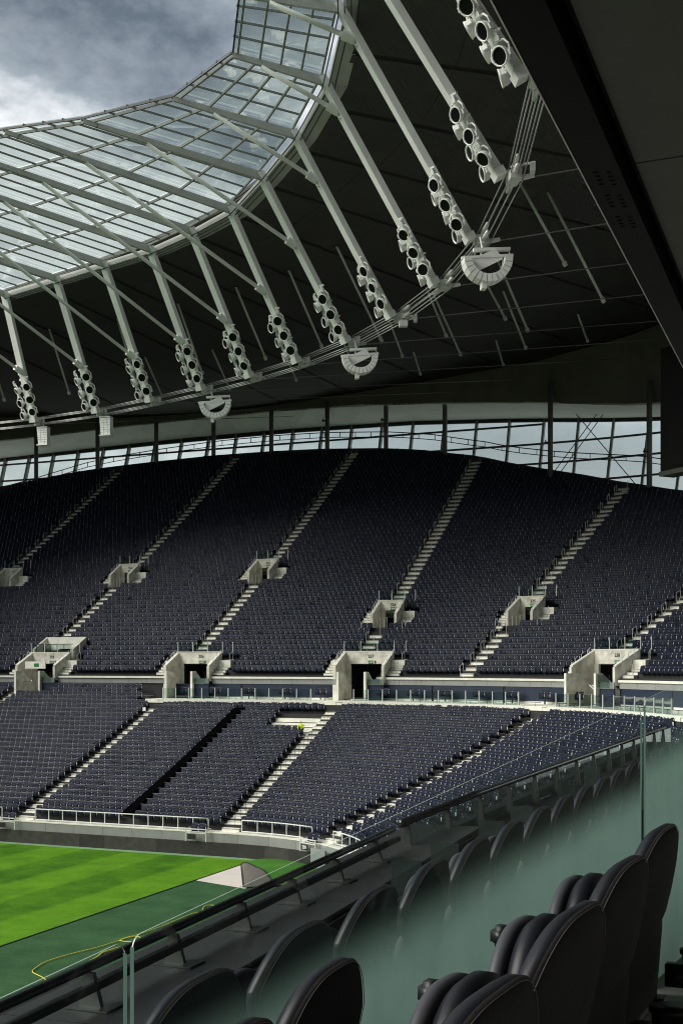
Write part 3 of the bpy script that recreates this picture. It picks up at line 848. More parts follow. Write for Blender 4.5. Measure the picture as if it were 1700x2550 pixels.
# ------------------------------------------------------------------ columns, floodlights, ring cables
def lamp_meshes():
    h = MB()
    n = 14
    prof = [(.02, -.17), (.16, -.17), (.24, -.10), (.275, 0), (.275, .10), (.30, .12), (.30, .16), (.262, .16), (.255, .11)]
    vs = []
    for r, z in prof:
        for j in range(n):
            a = 2 * math.pi * j / n
            vs.append((r * math.cos(a), -z, r * math.sin(a)))
    fs = []
    for i in range(len(prof) - 1):
        for j in range(n): fs.append((i * n + j, (i + 1) * n + j, (i + 1) * n + (j + 1) % n, i * n + (j + 1) % n))
    fs.append(tuple(range(n)))
    h.add(vs, fs)
    for k in range(5): h.box((-.10 + .05 * k, .16, 0), (.012, .16, .34))
    l = MB()
    l.add([(.26 * math.cos(2 * math.pi * j / n), -.115, .26 * math.sin(2 * math.pi * j / n)) for j in range(n)], [tuple(range(n))])
    y = MB()
    y.tube([(-.33, 0, 0), (-.33, .02, .25), (-.2, .04, .40), (0, .04, .43), (.2, .04, .40), (.33, .02, .25), (.33, 0, 0)], .035, 5)
    y.box((0, .04, .5), (.2, .16, .14)); y.box((-.34, 0, 0), (.08, .16, .16)); y.box((.34, 0, 0), (.08, .16, .16))
    arm = MB(); arm.box((0, .04, .62), (.12, .12, .14)).box((0, .1, .72), (.30, .10, .07))
    return h.mesh('lamp_housing', M_WHITE, True), l.mesh('lamp_lens', M_LENS), y.mesh('lamp_yoke', M_WHITE), arm.mesh('lamp_arm', M_WHITE)
LH, LL, LY, LARM = lamp_meshes()
RINGZ = 34.0
def radial(i):
    t, b = Vector(TN[i]), Vector((*BN[i], RINGZ))
    o = Vector((b.x - t.x, b.y - t.y, 0)).normalized()
    return t, b, o, Vector((-o.y, o.x, 0))
for i in range(12):
    t, b, o, s = radial(i)
    ordn = ORD[i]
    col = thing('roof_column', 'sloping pale steel roof column with two rows of floodlights, %s from the left' % ordn, 'column', b, group='sloping roof columns')
    d = (t - b).normalized()
    # box section, broad face towards the pitch
    MB().bar((0, 0, 0), t - b, .62, .36, up=s.cross(d)).build('shaft', M_COLUMN, col)
    MB().bar(s * 0 - d * .05 - o * .02, d * .35, .70, .5, up=s.cross(d)).build('foot_plate', M_WHITE, col)
    if i < 10:
        m = Vector(MN[i]); top_ = Vector(IN[i]).lerp(Vector(TN[i]), DN[i] if i > 8 else DN[i])
        top_ = Vector(TN[i]).lerp(Vector(IN[i]), 1 - (1 - DN[i]) * 1.0) if False else Vector(IN[i]).lerp(Vector(TN[i]), 1 - DN[i])
        k_ = (m - b).dot(d)
        m2 = b + d * k_
        top_ -= Vector((0, 0, .3))
        g = MB(); g.tube([m2 - b, top_ - b], .135, 8); g.build('diagonal_strut', M_COLUMN, col, True)
        dd = (top_ - m2).normalized()
        g = MB(); g.tube([m2 - b + dd * .25, m2 - b + dd * .9], .27, 8); g.box(m2 - b, (.3, .3, .5)); g.build('strut_socket', M_COLUMN, col)
    # thin mounting rails behind the lamps
    g = MB()
    for sg in (1,):
        g.bar(d * .6 + s * (.42 * sg) + o * .25, d * 4.6 + s * (.42 * sg) + o * .25, .07, .07)
        for k in range(8):
            g.box(d * (.8 + .5 * k) + s * (.62 * sg) + o * .3, (.26, .20, .16))
            g.bar(d * (.8 + .5 * k) + s * (.42 * sg) + o * .25, d * (.8 + .5 * k) + s * (.62 * sg) + o * .3, .04, .04)
    g.build('cable_rail', M_GALV, col)
    # ring clamp
    g = MB()
    g.box((o * .55).to_tuple(), (.55, .55, .45), rz=math.atan2(o.y, o.x))
    g.tube([o * .5 + Vector((0, 0, -.1)), o * 1.5 + Vector((0, 0, .12))], .16, 8, r2=.10)
    for w in (-.42, -.2, .2, .42): g.box((o * (.5 + abs(w) * .5) + s * w + Vector((0, 0, .1))).to_tuple(), (.2, .2, .6))
    g.build('ring_clamp', M_GALV, col)
    # floodlights
    for side, sg in (('right', 1), ('left', -1)):
        # s points to the left or right of the picture depending on the column: choose picture side
        ss = s if px(b + s)[0] > px(b)[0] else -s
        for k in range(3):
            along = (.75, 1.85, 2.95)[k] + (0 if sg > 0 else -.18)
            p = b + d * along + ss * (-.84 if sg < 0 else .46) - o * (.40 if sg > 0 else .2)
            nm = ['lowest', 'middle', 'topmost'][k]
            lp = thing('floodlight', 'round white floodlight, %s of the %s row on the %s roof column from the left' % (nm, side, ordn), 'floodlight', p, group='floodlights on the roof columns')
            # aim down towards the pitch, with some scatter
            aim = (Vector((-38 + random.uniform(-26, 14), 2 + random.uniform(-25, 22), 0)) - p) if sg > 0 else (Vector((-112 + random.uniform(-18, 22), 25 + random.uniform(-30, 30), 0)) - p)
            q = aim.to_track_quat('-Y', 'Z').to_matrix().to_4x4()
            lp.scale = (1.2, 1.2, 1.2); lp.rotation_mode = 'QUATERNION'; lp.rotation_quaternion = aim.to_track_quat('-Y', 'Z')
            hs = link('housing', LH, lp); link('lens', LL, hs)
            link('yoke', LY, lp); link('mounting_arm', LARM, lp)
# ring cables, bay by bay
for i in range(-1, 11):
    if i < 0:
        _, b1, o1, s1 = radial(0); b0 = Vector((-74.2, 90.0, RINGZ)); o0 = Vector((-.05, 1, 0))
        lbl = 'parallel steel ring cables running off the left edge from the first roof column'
    else:
        _, b0, o0, s0 = radial(i); _, b1, o1, s1 = radial(i + 1)
        lbl = 'parallel steel ring cables between the %s and %s roof columns from the left' % (ORD[i], ORD[i + 1])
    cb = thing('ring_cable', lbl, 'cable', b0, group='ring cables under the roof')
    for row, z in ((0, .42), (1, -.14)):
        for k in range(3):
            off = .38 + .30 * k
            g = MB(); g.tube([o0 * off + Vector((0, 0, z)), (b1 - b0) + o1 * off + Vector((0, 0, z))], .031, 6)
            g.build('strand', M_CABLE, cb, True)
    if i >= 7:
        g = MB()
        for e0, e1, w in ((0, 1, 1.5), (1, 0, 1.5)):
            A, B = (o0 * .6, (b1 - b0) + o1 * .6) if e0 == 0 else ((b1 - b0) + o1 * .6, o0 * .6)
            dd = (B - A).normalized()
            for q in (-.2, .2):
                g.tube([A + dd * .5 + Vector((0, 0, .14 + q)), A + dd * 1.5 + Vector((0, 0, .14 + q))], .15, 8, r2=.09)
        g.build('cable_socket', M_GALV, cb, True)
# spoke cables from the ring out to the back of the roof
for i in range(0, 12):
    _, b, o, s = radial(i)
    hitp = seg_hit((b.x, b.y), (o.x, o.y))
    ln = min((hitp - Vector((b.x, b.y, 0))).length, 62)
    g = MB(); g.tube([o * 1.2, o * ln + Vector((0, 0, min(9.5, ln * .19)))], .035, 5)
    tag(g.build('spoke_cable', M_POST), 'thin spoke cable running outward from the foot of the %s roof column' % ORD[i], 'cable', 'spoke cables under the roof').location = b
# hanging struts below the ceiling
STR = [((-19.73, 78.45), (-17.17, 81.93, 39.69)), ((-18.4, 82.09), (-15.41, 86.48, 38.3)), ((-26.9, 92.8), (-25.67, 98.65, 41.3)), ((-25.12, 93.8), (-23.77, 98.59, 40.12)),
       ((-32.73, 99.03), (-32.42, 103.8, 41.82)), ((-32.6, 100.3), (-32.14, 107.23, 40.98)), ((-26.8, 102.07), (-25.9, 106.77, 40.81)), ((-22.17, 111.07), (-21.61, 113.35, 42.61)),
       ((-31.44, 116.92), (-31.27, 119.4, 42.64)), ((-35.94, 86.66), (-35.94, 96.5, 40.1)), ((-41.75, 90.4), (-41.75, 97.26, 40.26)), ((-47.83, 92.73), (-47.83, 98.56, 40.09)),
       ((-54.84, 95.0), (-54.84, 99.5, 39.6)), ((-38.4, 104.5), (-38.4, 109.0, 41.8)), ((-44.5, 107.5), (-44.5, 112, 41.8)),
       ((-51.5, 109), (-51.5, 113.4, 41.6)), ((-59.5, 110), (-59.5, 114, 41.5)), ((-62.5, 97.0), (-62.5, 100.5, 39.4)), ((-70.5, 97.5), (-70.5, 100.8, 39.3)), ((-67.5, 110), (-67.5, 113.6, 41.4)), ((-40.5, 118.2), (-40.5, 120.6, 42.8)), ((-78.5, 98), (-78.5, 101, 39.3))]
order = sorted(range(len(STR)), key=lambda k: px((STR[k][0][0], STR[k][0][1], 44.8))[0])
for rank, k in enumerate(order):
    (x, y), q = STR[k]
    x0 = px((x, y, 44.8))[0]
    big = 'long' if 44.8 - q[2] > 4.3 else 'short'
    t = thing('hanging_strut', '%s slanted steel tube hanging from the dark ceiling, %s of these tubes from the left' % (big, ordinal(rank + 1)), 'strut', (x, y, 44.85), group='tubes hanging from the ceiling')
    v = Vector(q) - Vector((x, y, 44.85))
    MB().tube([(0, 0, 0), v], .10, 8).build('tube', M_GALV, t, True)
    MB().tube([v * .985, v * 1.0, v * 1.03], .15, 8).box(v, (.25, .25, .25)).build('clamp', M_GALV, t)
    MB().box((0, 0, -.02), (.5, .3, .12)).build('ceiling_plate', M_DARK, t)

# ------------------------------------------------------------------ loudspeaker arrays
def speaker(i, along, drop, size, label, phi, kind='round'):
    t_, b, o, s = radial(i)
    ss = s if px(b + s)[0] > px(b)[0] else -s
    p = b + ss * along + o * .6 + Vector((0, 0, drop))
    rz = math.atan2(ss.y, ss.x)
    t = thing('speaker_array', label, 'loudspeaker', p, YAW + phi, group='loudspeaker arrays under the roof ring')
    if kind == 'round':
        rad = size
        MB().bar((-rad * 1.05, 0, .10), (rad * 1.05, 0, .32), .22, .12).build('top_beam', M_WHITE, t)
        MB().bar((-rad * .55, .1, .55), (rad * .95, .1, .66), .3, .14).bar((rad * .9, .1, .62), (rad * .95, 0, .3), .05, .05).bar((-.3, .1, .6), (-.3, 0, .18), .06, .06).bar((.1, .1, .6), (.1, 0, .2), .06, .06).bar((-.2, .1, .6), (-.35, 0, 1.2), .08, .08).build('hanger', M_WHITE, t)
        n = 13
        for k in range(n):
            a0 = math.pi + math.pi * 1.02 * k / n + .03; a1 = math.pi + math.pi * 1.02 * (k + 1) / n
            g = MB()
            ri, ro = rad * .68, rad * 1.0
            pts = [(math.cos(a0) * ri, math.sin(a0) * ri + .1), (math.cos(a0) * ro, math.sin(a0) * ro + .1), (math.cos(a1) * ro, math.sin(a1) * ro + .1), (math.cos(a1) * ri, math.sin(a1) * ri + .1)]
            hw = .40 if k < n - 5 else .34
            g.slab([(x, -hw, z) for x, z in pts], (0, 1, 0), hw * 2)
            g.build('cabinet', M_WHITE, t)
        MB().slab([(-rad * .55, -.08, -rad * .5), (-rad * .62, -.08, .05), (rad * .35, -.08, .62), (rad * .62, -.08, .12)], (0, 1, 0), .16).build('side_plate', M_WHITE, t)
        MB().box((-rad * .15, 0, -rad * .95), (.25, .5, .5)).build('corner_wedge', M_WHITE, t)
    else:
        n = 7
        for k in range(n):
            g = MB(); g.box((0, .02 * k, -.12 - .2 * k), (1.0 - .02 * k, .6, .192)); g.box((-.17, -.31 + .02 * k, -.12 - .2 * k), (.03, .02, .17)); g.box((.17, -.31 + .02 * k, -.12 - .2 * k), (.03, .02, .17))
            g.build('cabinet', M_WHITE, t)
        MB().box((0, 0, .06), (1.0, .7, .1)).build('top_frame', M_WHITE, t)
        MB().box((-.03, .1, -.12 - .2 * n + .03), (1.08, .72, .08)).build('bottom_frame', M_WHITE, t)
        MB().tube([(0, 0, .1), (0, 0, .75)], .04, 5).build('hanger', M_WHITE, t)
speaker(9, 1.0, -1.35, 1.25, 'largest round white loudspeaker array, under the tenth roof column from the left', R(6))
speaker(6, .75, -1.15, 1.2, 'round white loudspeaker array under the seventh roof column from the left', R(4))
speaker(3, .95, -1.2, 1.25, 'round white loudspeaker array under the fourth roof column from the left', R(2))
speaker(0, .55, -.55, 1, 'white box loudspeaker column hanging under the first roof column from the left', R(-16), 'box')
speaker(1, .6, -.45, 1, 'white box loudspeaker column hanging under the second roof column from the left', R(-16), 'box')
for i, al, dr, nm in ((7, .7, -.55, 'eighth'), (10, .7, -.2, 'eleventh')):
    t_, b, o, s = radial(i); ss = s if px(b + s)[0] > px(b)[0] else -s
    g = MB(); g.box((0, 0, 0), (.5, .45, .36), rz=.5).box((.75, .1, .25), (.22, .5, .35), rz=.3).bar((-.2, 0, .4), (.9, 0, .45), .08, .08)
    tag(g.build('speaker_box', M_GALV), 'small pale box loudspeakers at the foot of the %s roof column' % nm, 'loudspeaker').location = b + ss * al + o * .5 + Vector((0, 0, dr))

# ------------------------------------------------------------------ portals with numbers
def text_mesh(txt, size):
    c = bpy.data.curves.new('lettering', 'FONT')
    c.body = txt; c.size = size; c.align_x = 'CENTER'; c.align_y = 'CENTER'; c.extrude = .004; c.resolution_u = 3; c.offset = .008
    o = bpy.data.objects.new('lettering', c)
    COL.objects.link(o)
    me = bpy.data.meshes.new_from_object(o)
    bpy.data.objects.remove(o)
    me.materials.clear(); me.materials.append(M_INK)
    return me
FACE = Matrix.Rotation(R(90), 4, 'X')
def portal(kind, u, hw, s0, s1, num):
    rr = RU0 + s0
    p, rz = plan(u, rr)
    base_z = zu(s0)
    pl = {'254': 'leftmost wide concrete entrance portal with a second level, marked 254', '256': 'wide concrete entrance portal marked 256 left of the blue platform wall',
          '257': 'wide concrete entrance portal marked 257 in the middle of the blue platform wall', '258': 'wide concrete entrance portal marked 258 at the right, nearest the glass screen',
          '451': 'narrow upper entrance portal marked 451 cut by the left edge', '452': 'narrow upper entrance portal marked 452, second of the upper row', '453': 'narrow upper entrance portal marked 453, rightmost of the upper row',
          '324': 'narrow entrance portal marked 324 straight above portal 257', '325': 'narrow entrance portal marked 325 at the right, alone above the blue wall'}[num]
    t = thing('entrance_portal', pl, 'portal', (p.x, p.y, base_z), rz, group='numbered entrance portals')
    L = s1 - s0
    dz = zu(s1) - base_z
    ftop = 1.05 if kind == 'big' else 1.12
    lint = 2.27 if kind == 'big' else 2.4
    fl = -1.6 if kind == 'big' else -.15
    th = .22
    for sg in (-1, 1):
        x0 = sg * hw; x1 = sg * (hw - th)
        g = MB()
        wb = -.22 if kind == 'big' else fl
        prof = [(0, wb), (0, ftop), (.25, ftop + .12), (L, lint), (L, wb)]
        g.slab([(min(x0, x1), y, z) for y, z in prof], (1, 0, 0), th)
        g.build('wing_wall', M_VOM, t)
        MB().bar((sg * (hw - th / 2), .1, ftop + .1), (sg * (hw - th / 2), L, lint + .04), th + .05, .07).build('wall_coping', M_STEP, t)
        g = MB()
        for k in range(3):
            y = L * (.25 + .25 * k); z = ftop + (lint - ftop) * (.25 + .25 * k)
            g.tube([(sg * (hw + .05), y, z - .3), (sg * (hw + .05), y, z + .3), (sg * (hw + .05), y + .25, z + .5)], .025, 5)
        g.build('wall_handrail', M_GALV, t)
    oh = 1.0 if kind == 'big' else .85
    MB().box((0, L - .1, lint - oh / 2 + .001), (2 * (hw - th) - .004, .2, oh)).build('lintel', M_VOM, t)
    MB().box((0, L - .1, lint + .035), (2 * hw + .1, .26, .06)).build('lintel_coping', M_STEP, t)
    # dark passage
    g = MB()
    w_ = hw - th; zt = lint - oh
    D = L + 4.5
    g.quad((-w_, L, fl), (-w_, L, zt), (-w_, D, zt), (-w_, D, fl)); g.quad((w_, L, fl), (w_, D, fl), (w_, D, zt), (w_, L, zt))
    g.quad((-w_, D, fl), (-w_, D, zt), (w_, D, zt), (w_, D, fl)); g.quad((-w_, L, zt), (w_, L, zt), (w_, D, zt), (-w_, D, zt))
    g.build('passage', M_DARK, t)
    g = MB(); g.quad((-w_, 0, fl + .01), (w_, 0, fl + .01), (w_, D, fl + .01), (-w_, D, fl + .01)); g.build('passage_floor', M_VOM, t)
    # pale jamb beside the opening
    jw = .45
    MB().box((-w_ + jw / 2, L - .13, (fl + zt) / 2), (jw, .2, zt - fl - .01)).build('jamb', M_VOM, t)
    nm = link('number', text_mesh(num, .34), t, Matrix.Translation((.25 if kind == 'big' else .2, L - .206, lint - .38)) @ FACE)
    sx = .25 if kind == 'big' else .2
    g = MB(); g.box((sx, L - .215, lint - oh + .14), (.46, .03, .26)); sg_ = g.build('exit_sign', M_SIGNG, t)
    g = MB(); g.box((sx - .08, L - .234, lint - oh + .14), (.16, .006, .05)).add([(sx + .02, L - .236, lint - oh + .07), (sx + .02, L - .236, lint - oh + .21), (sx + .12, L - .236, lint - oh + .14)], [(0, 2, 1)]).box((sx + .17, L - .234, lint - oh + .14), (.05, .006, .16))
    g.build('sign_symbol', M_SIGNW, sg_)
    MB().box((sx + .38, L - .21, lint - oh + .15), (.12, .03, .24)).build('small_sign', M_RAILG, t)
    # glass guard over the head
    g = MB(); n = 4 if kind == 'big' else 3
    for k in range(n): g.box((-hw + 2 * hw * k / (n - 1) * (1 if kind == 'big' else 1), L + .05, lint + .48), (.05, .05, .85))
    g.box((hw + 1.0, L + .05, lint + .45), (.05, .05, .9))
    g.build('guard_post', M_GALV, t)
    MB().box((0, L + .05, lint + .45), (2 * hw, .02, .7)).build('guard_pane', M_BALGLASS, t)
    # pale landings beside the head
    MB().box((hw + .6, L - .35, dz - .12), (1.15, .75, .62)).build('landing', M_STEP, t)
    MB().box((-hw - .5, .3 if kind == 'small' else L - .3, (.1 if kind == 'small' else dz - .1)), (.9, .6, .5)).build('landing', M_STEP, t)
    if kind == 'big':
        # stair walls leading down to the lower tier
        for xw, tall, m in ((-hw + .78, 1.0, M_VOM), (hw * .12 + .35, 1.0, M_VOM)):
            g = MB()
            prof = [(-1.15, fl - .35), (-1.15, ftop - .42), (-.2, ftop - .42), (1.7, -.75), (1.7, fl)] if xw < 0 else [(-.35, fl), (-.35, ftop - .42), (.25, ftop - .42), (1.9, -.55), (1.9, fl)]
            g.slab([(xw, y, z) for y, z in prof], (1, 0, 0), .18)
            g.build('stair_wall', m, t)
            MB().box((xw + .09, prof[0][0] - .02, (ftop - .42 + fl) / 2), (.2, .03, ftop - .42 - fl)).build('wall_end', M_STEP, t)
        MB().slab([(hw * .12 + .54, -.3, -.35), (hw - th, -.3, -.35), (hw - th, -.3, .55), (hw * .12 + .54, -.3, .55)], (0, 1, 0), .025).build('stair_glass', M_BALGLASS, t)
        MB().tube([(-hw + 1.0, -.9, .62), (-hw + 1.0, .0, .55), (-hw + 1.0, 1.6, -.55)], .03, 6).build('stair_handrail', M_GALV, t)
        # the foot of the portal is closed on the right by the platform wall, on the left by a short return
        x0_ = hw * .12 + .56
        MB().box(((x0_ + hw) / 2, -.03, -.19), (hw - x0_, .1, .43)).build('front_fascia', M_GREYC, t)
        MB().box(((x0_ + hw) / 2, -.01, -1.04), (hw - x0_, .1, 1.24)).build('front_panel', M_BLUE, t)
        MB().box((-hw + .37, -.03, -.19), (.76, .1, .43)).build('front_fascia', M_GREYC, t)
        MB().box((-hw + .37, -.01, -1.04), (.76, .1, 1.24)).build('front_panel', M_VOM, t)
    else:
        g = MB()
        for k in range(3): g.tube([(-hw + .5 + .35 * k, .2, 0), (-hw + .5 + .35 * k, .2, .75), (-hw + .5 + .35 * k, .9, .9), (-hw + .5 + .35 * k, .9, 0)], .025, 5)
        g.build('handrail', M_GALV, t)
    if num == '254':
        z1 = lint
        for sg in (-1, 1):
            g = MB(); g.slab([(sg * (hw + .0) - .1, L + .3, dz - .3), (sg * hw - .1, L + .3, z1 + .35), (sg * hw - .1, L + 2.4, z1 + 1.5), (sg * hw - .1, L + 2.4, dz - .3)], (1, 0, 0), .2); g.build('upper_wing', M_VOM, t)
        MB().box((0, L + 2.4, z1 + .95), (2 * hw, .2, 1.1)).build('upper_lintel', M_STEP, t)
        g = MB()
        for k in range(6): g.box((-hw + .3 + k * .76, L + .35, z1 + .45), (.05, .05, .7))
        g.bar((-hw, L + .35, z1 + .8), (hw, L + .35, z1 + .8), .06, .06); g.build('upper_railing', M_RAILG, t)
        MB().box((-.35, .55, ftop + .1), (2.2, .12, .65)).build('front_beam', M_STEP, t)
        g = MB(); g.box((-.2, .48, ftop + .1), (.5, .03, .3)); g.build('exit_sign', M_SIGNG, t)
for v in VOMS:
    if v[5] != '252': portal(*v)

# ------------------------------------------------------------------ stairways
def near_vom(u, s, r):
    for k, uc, hw, s0, s1, num in VOMS:
        if s0 - .5 <= s <= s1 + .2 and abs(arc(uc, u, r)) < 4: return (k, uc, hw, s0, s1, num)
    return None
_st = MB(); _st.box((0, 0, 0), (1, 1, 1)); _st.box((0, -.502, .34), (.992, .05, .12), mi=1)
STEP_ME = _st.mesh('stair_step', [M_STEP, M_NOSE])
def place_step(root, u, r, z, w, depth, h, off=0.0):
    p, rz = plan(u, r)
    if off:
        p = p + Vector((math.cos(rz), math.sin(rz), 0)) * off
    q = px((p.x, p.y, z))
    if not (-60 < q[0] < 1780): return
    link('step', STEP_ME, root, Matrix.Translation(rel((p.x, p.y, z - h / 2), root)) @ Matrix.Rotation(rz, 4, 'Z') @ Matrix.Diagonal((w, depth, h, 1)))
class Rails:
    def __init__(self, root, m): self.root, self.m = root, m
    def tube(self, pts, rad, n):
        q = px(pts[0] + self.root.location)
        if -60 < q[0] < 1780: MB().tube(pts, rad, n).build('handrail', self.m, self.root)
names_u = {0: None, 1: 'first from the left, past portal 451', 2: 'second from the left, through portals 254 and 452', 3: 'third from the left, through portals 256 and 453', 4: 'middle one, through portals 257 and 324', 5: 'left of the video screen, through portal 325', 6: 'climbing to the right from portal 258', 7: None}
for ai, u in enumerate(UA):
    if names_u[ai] is None: continue
    p, rz = plan(u, RU0)
    st = thing('stairway', 'pale stairway up the upper tier %s' % names_u[ai], 'stairway', (p.x, p.y, zu(0)), group='stairways of the upper tier')
    n = nrow_up(u)
    hr = Rails(st, M_GALV)
    for i in range(n):
        s = i * TREAD
        z = zu(s); zn = zu(s + TREAD)
        v = near_vom(u, s + .39, RU0 + s)
        if v:
            k, uc, hw, s0, s1, num = v
            w = 1.0
            for sg in (-1, 1):
                off = sg * (hw + .58) + arc(u, uc, RU0 + s)
                for h in (0, 1): place_step(st, u, RU0 + s + .39 + h * .39 - .14, z + (zn - z) * (.5 + .5 * h) * .98, w, .36, .2, off)
                if i % 2 == 0 :
                    P, rz2 = plan(u, RU0 + s + .4); P = P + Vector((math.cos(rz2), math.sin(rz2), 0)) * (off + sg * .1)
                    hr.tube([rel((P.x, P.y, z), st), rel((P.x, P.y, z + .9), st), rel((P.x + .02, P.y + .5, z + 1.15), st), rel((P.x + .02, P.y + .55, z + .5), st)], .022, 5)
            continue
        w = 1.14
        place_step(st, u, RU0 + s + .585, z + (zn - z) * .5 + .012, w, .388, (zn - z) * .5 + .03)
        place_step(st, u, RU0 + s + .195, z + .012, w, .388, (zn - z) * .5 + .03)
        q, rz2 = plan(u, RU0 + s + .3)
        side = Vector((math.cos(rz2), math.sin(rz2), 0)); back = Vector((-math.sin(rz2), math.cos(rz2), 0))
        if i % 2 == 0:
            A = q - side * .55
            hr.tube([rel(A + Vector((0, 0, z)), st), rel(A + Vector((0, 0, z + .85)), st), rel(A + back * .45 + Vector((0, 0, z + 1.05)), st), rel(A + back * .5 + Vector((0, 0, z + .3)), st)], .022, 5)
        else:
            A = q + side * .45
            hr.tube([rel(A + Vector((0, 0, z)), st), rel(A + Vector((0, 0, z + .85)), st), rel(A + back * .4 + Vector((0, 0, z + 1.0)), st)], .02, 5)
names_l = {1: None, 2: 'at the left edge below portal 254', 3: 'ending at portal 256 left of the black cover', 4: 'ending at portal 257 beside the crouching person', 5: 'climbing to the right below portal 258', 6: 'at the far right behind the glass screen'}
for ai, u in enumerate(LA):
    if names_l.get(ai) is None: continue
    p, rz = plan(u, RL0)
    st = thing('stairway', 'pale stairway up the lower tier %s' % names_l[ai], 'stairway', (p.x, p.y, zl(0)), group='stairways of the lower tier')
    n = nrow_low(u)
    hr = Rails(st, M_RAILG)
    for i in range(-1, n):
        s = i * TREAD
        z = zl(s) if i >= 0 else 1.5; zn = zl(s + TREAD)
        place_step(st, u, RL0 + s + .585, z + (zn - z) * .5 + .012, 1.24, .388, (zn - z) * .5 + .03)
        place_step(st, u, RL0 + s + .195, z + .012, 1.24, .388, (zn - z) * .5 + .03)
        q, rz2 = plan(u, RL0 + s + .66)
        side = Vector((math.cos(rz2), math.sin(rz2), 0))
        A = q + side * .2
        hr.tube([rel(A + Vector((0, 0, z)), st), rel(A + Vector((0, 0, z + .95)), st), rel(A + side * .5 + Vector((0, 0, z + .95)), st)], .022, 5)

# ------------------------------------------------------------------ stadium seats
def seat_parts(detail):
    vs, fs, mi = [], [], []
    def addv(v, f, m):
        b = len(vs); vs.extend(v); fs.extend([tuple(b + k for k in q) for q in f]); mi.extend([m] * len(f))
    out = [(-.215, .32), (-.242, .52), (-.243, .78), (-.215, .875), (-.09, .905), (.09, .905), (.215, .875), (.243, .78), (.242, .52), (.215, .32)]
    n = len(out)
    def yy(x, z): return .60 + (z - .4) * .20 - .055 * (x / .22) ** 2
    back = [(x, yy(x, z) + .035, z) for x, z in out]
    front = [(x, yy(x, z) - .01, z) for x, z in out]
    inner = [(x * .80, yy(x * .8, z) - .03, .60 + (z - .60) * .80) for x, z in out]
    f = [(i, (i + 1) % n, n + (i + 1) % n, n + i) for i in range(n)] + [(n + i, n + (i + 1) % n, 2 * n + (i + 1) % n, 2 * n + i) for i in range(n)] + [tuple(range(2 * n, 3 * n))]
    addv(back + front + inner, f, 0)
    addv(back, [tuple(reversed(range(n)))], 0)
    # folded seat pan
    po = [(-.20, .33), (-.215, .50), (-.19, .68), (-.07, .735), (.07, .735), (.19, .68), (.215, .50), (.20, .33)]
    k = len(po)
    pb = [(x, .585 + (z - .4) * .12 - .05 * (x / .22) ** 2, z) for x, z in po]
    pf = [(x * .97, .515 + (z - .4) * .12 - .02 * (x / .22) ** 2, z) for x, z in po]
    pc = [(x * .7, .488 + (z - .4) * .12, .53 + (z - .53) * .7) for x, z in po]
    addv(pb + pf + pc, [(i, (i + 1) % k, k + (i + 1) % k, k + i) for i in range(k)] + [(k + i, k + (i + 1) % k, 2 * k + (i + 1) % k, 2 * k + i) for i in range(k)] + [tuple(range(2 * k, 3 * k))], 1)
    # bracket / arm between seats
    def bx(cx, cy, cz, sx, sy, sz):
        hx, hy, hz = sx / 2, sy / 2, sz / 2
        v = [(cx - hx, cy - hy, cz - hz), (cx + hx, cy - hy, cz - hz), (cx + hx, cy + hy, cz - hz), (cx - hx, cy + hy, cz - hz), (cx - hx, cy - hy, cz + hz), (cx + hx, cy - hy, cz + hz), (cx + hx, cy + hy, cz + hz), (cx - hx, cy + hy, cz + hz)]
        addv(v, [(4, 5, 6, 7), (0, 1, 5, 4), (1, 2, 6, 5), (3, 0, 4, 7)], 2)
    bx(.25, .58, .56, .017, .06, .22)
    if detail: bx(.25, .62, .79, .03, .03, .05)
    return np.array(vs), fs, np.array(mi)
SV, SF, SM = seat_parts(True)
seat_me = bpy.data.meshes.new('stadium_seat')
seat_me.from_pydata([tuple(v) for v in SV], [], SF)
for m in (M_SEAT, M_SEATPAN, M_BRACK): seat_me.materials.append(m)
seat_me.polygons.foreach_set('material_index', SM.tolist())
seat_me.polygons.foreach_set('use_smooth', [True] * len(SF))
seat_me.update()

SEATS = []       # (tier, x, y, z, rz)
def rail_line(xp): return 2490 - .4526 * xp - 25
def fill(tier):
    r0, zf = (RL0, zl) if tier == 'l' else (RU0, zu)
    aisles = LA if tier == 'l' else UA
    nmax = 26 if tier == 'l' else 54
    for i in range(-1 if tier == 'l' else 0, nmax):
        s = i * TREAD
        r = r0 + s + .3
        z = zf(s)
        a = -78.0
        amax = R(82) * r
        jit = .0
        while a < amax:
            u = arc_to_u(a, r)
            a += .5
            if (tier == 'l' and i >= nrow_low(u)) or (tier == 'u' and i >= nrow_up(u) - 0): continue
            if any(abs(arc(ua, u, r)) < .62 + .25 for ua in aisles if not (tier == 'u' and False)):
                # the middle aisle is replaced by a portal in places, the seats stay away anyway
                continue
            if tier == 'u':
                bad = False
                for k, uc, hw, s0, s1, num in VOMS:
                    d = arc(uc, u, r)
                    if s0 - .4 <= s + .3 <= s1 + .35 and abs(d) < hw + 1.35: bad = True
                    if num == '254' and s1 <= s + .3 <= s1 + 2.6 and abs(d) < hw + .4: bad = True
                if bad: continue
            else:
                p0 = CX + u
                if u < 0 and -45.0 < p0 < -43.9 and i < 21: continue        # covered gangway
                if u < 0 and -40.75 < p0 < -36.9 and 17 <= i <= 20: continue    # seats taken out
                if i >= 24 and u > uX(-56): continue
                vb = near_vom(u, -.3, r)
                if i >= 22 and vb and vb[0] == 'big' and abs(arc(vb[1], u, r)) < 2.4 and i >= 24: continue
            p, rz = plan(u, r0 + s)
            q = px((p.x, p.y, z + .6))
            if not (-130 < q[0] < 1830 and q[1] < 2250): continue
            SEATS.append((tier, p.x, p.y, z, rz, q, i, u, r))
fill('l'); fill('u')
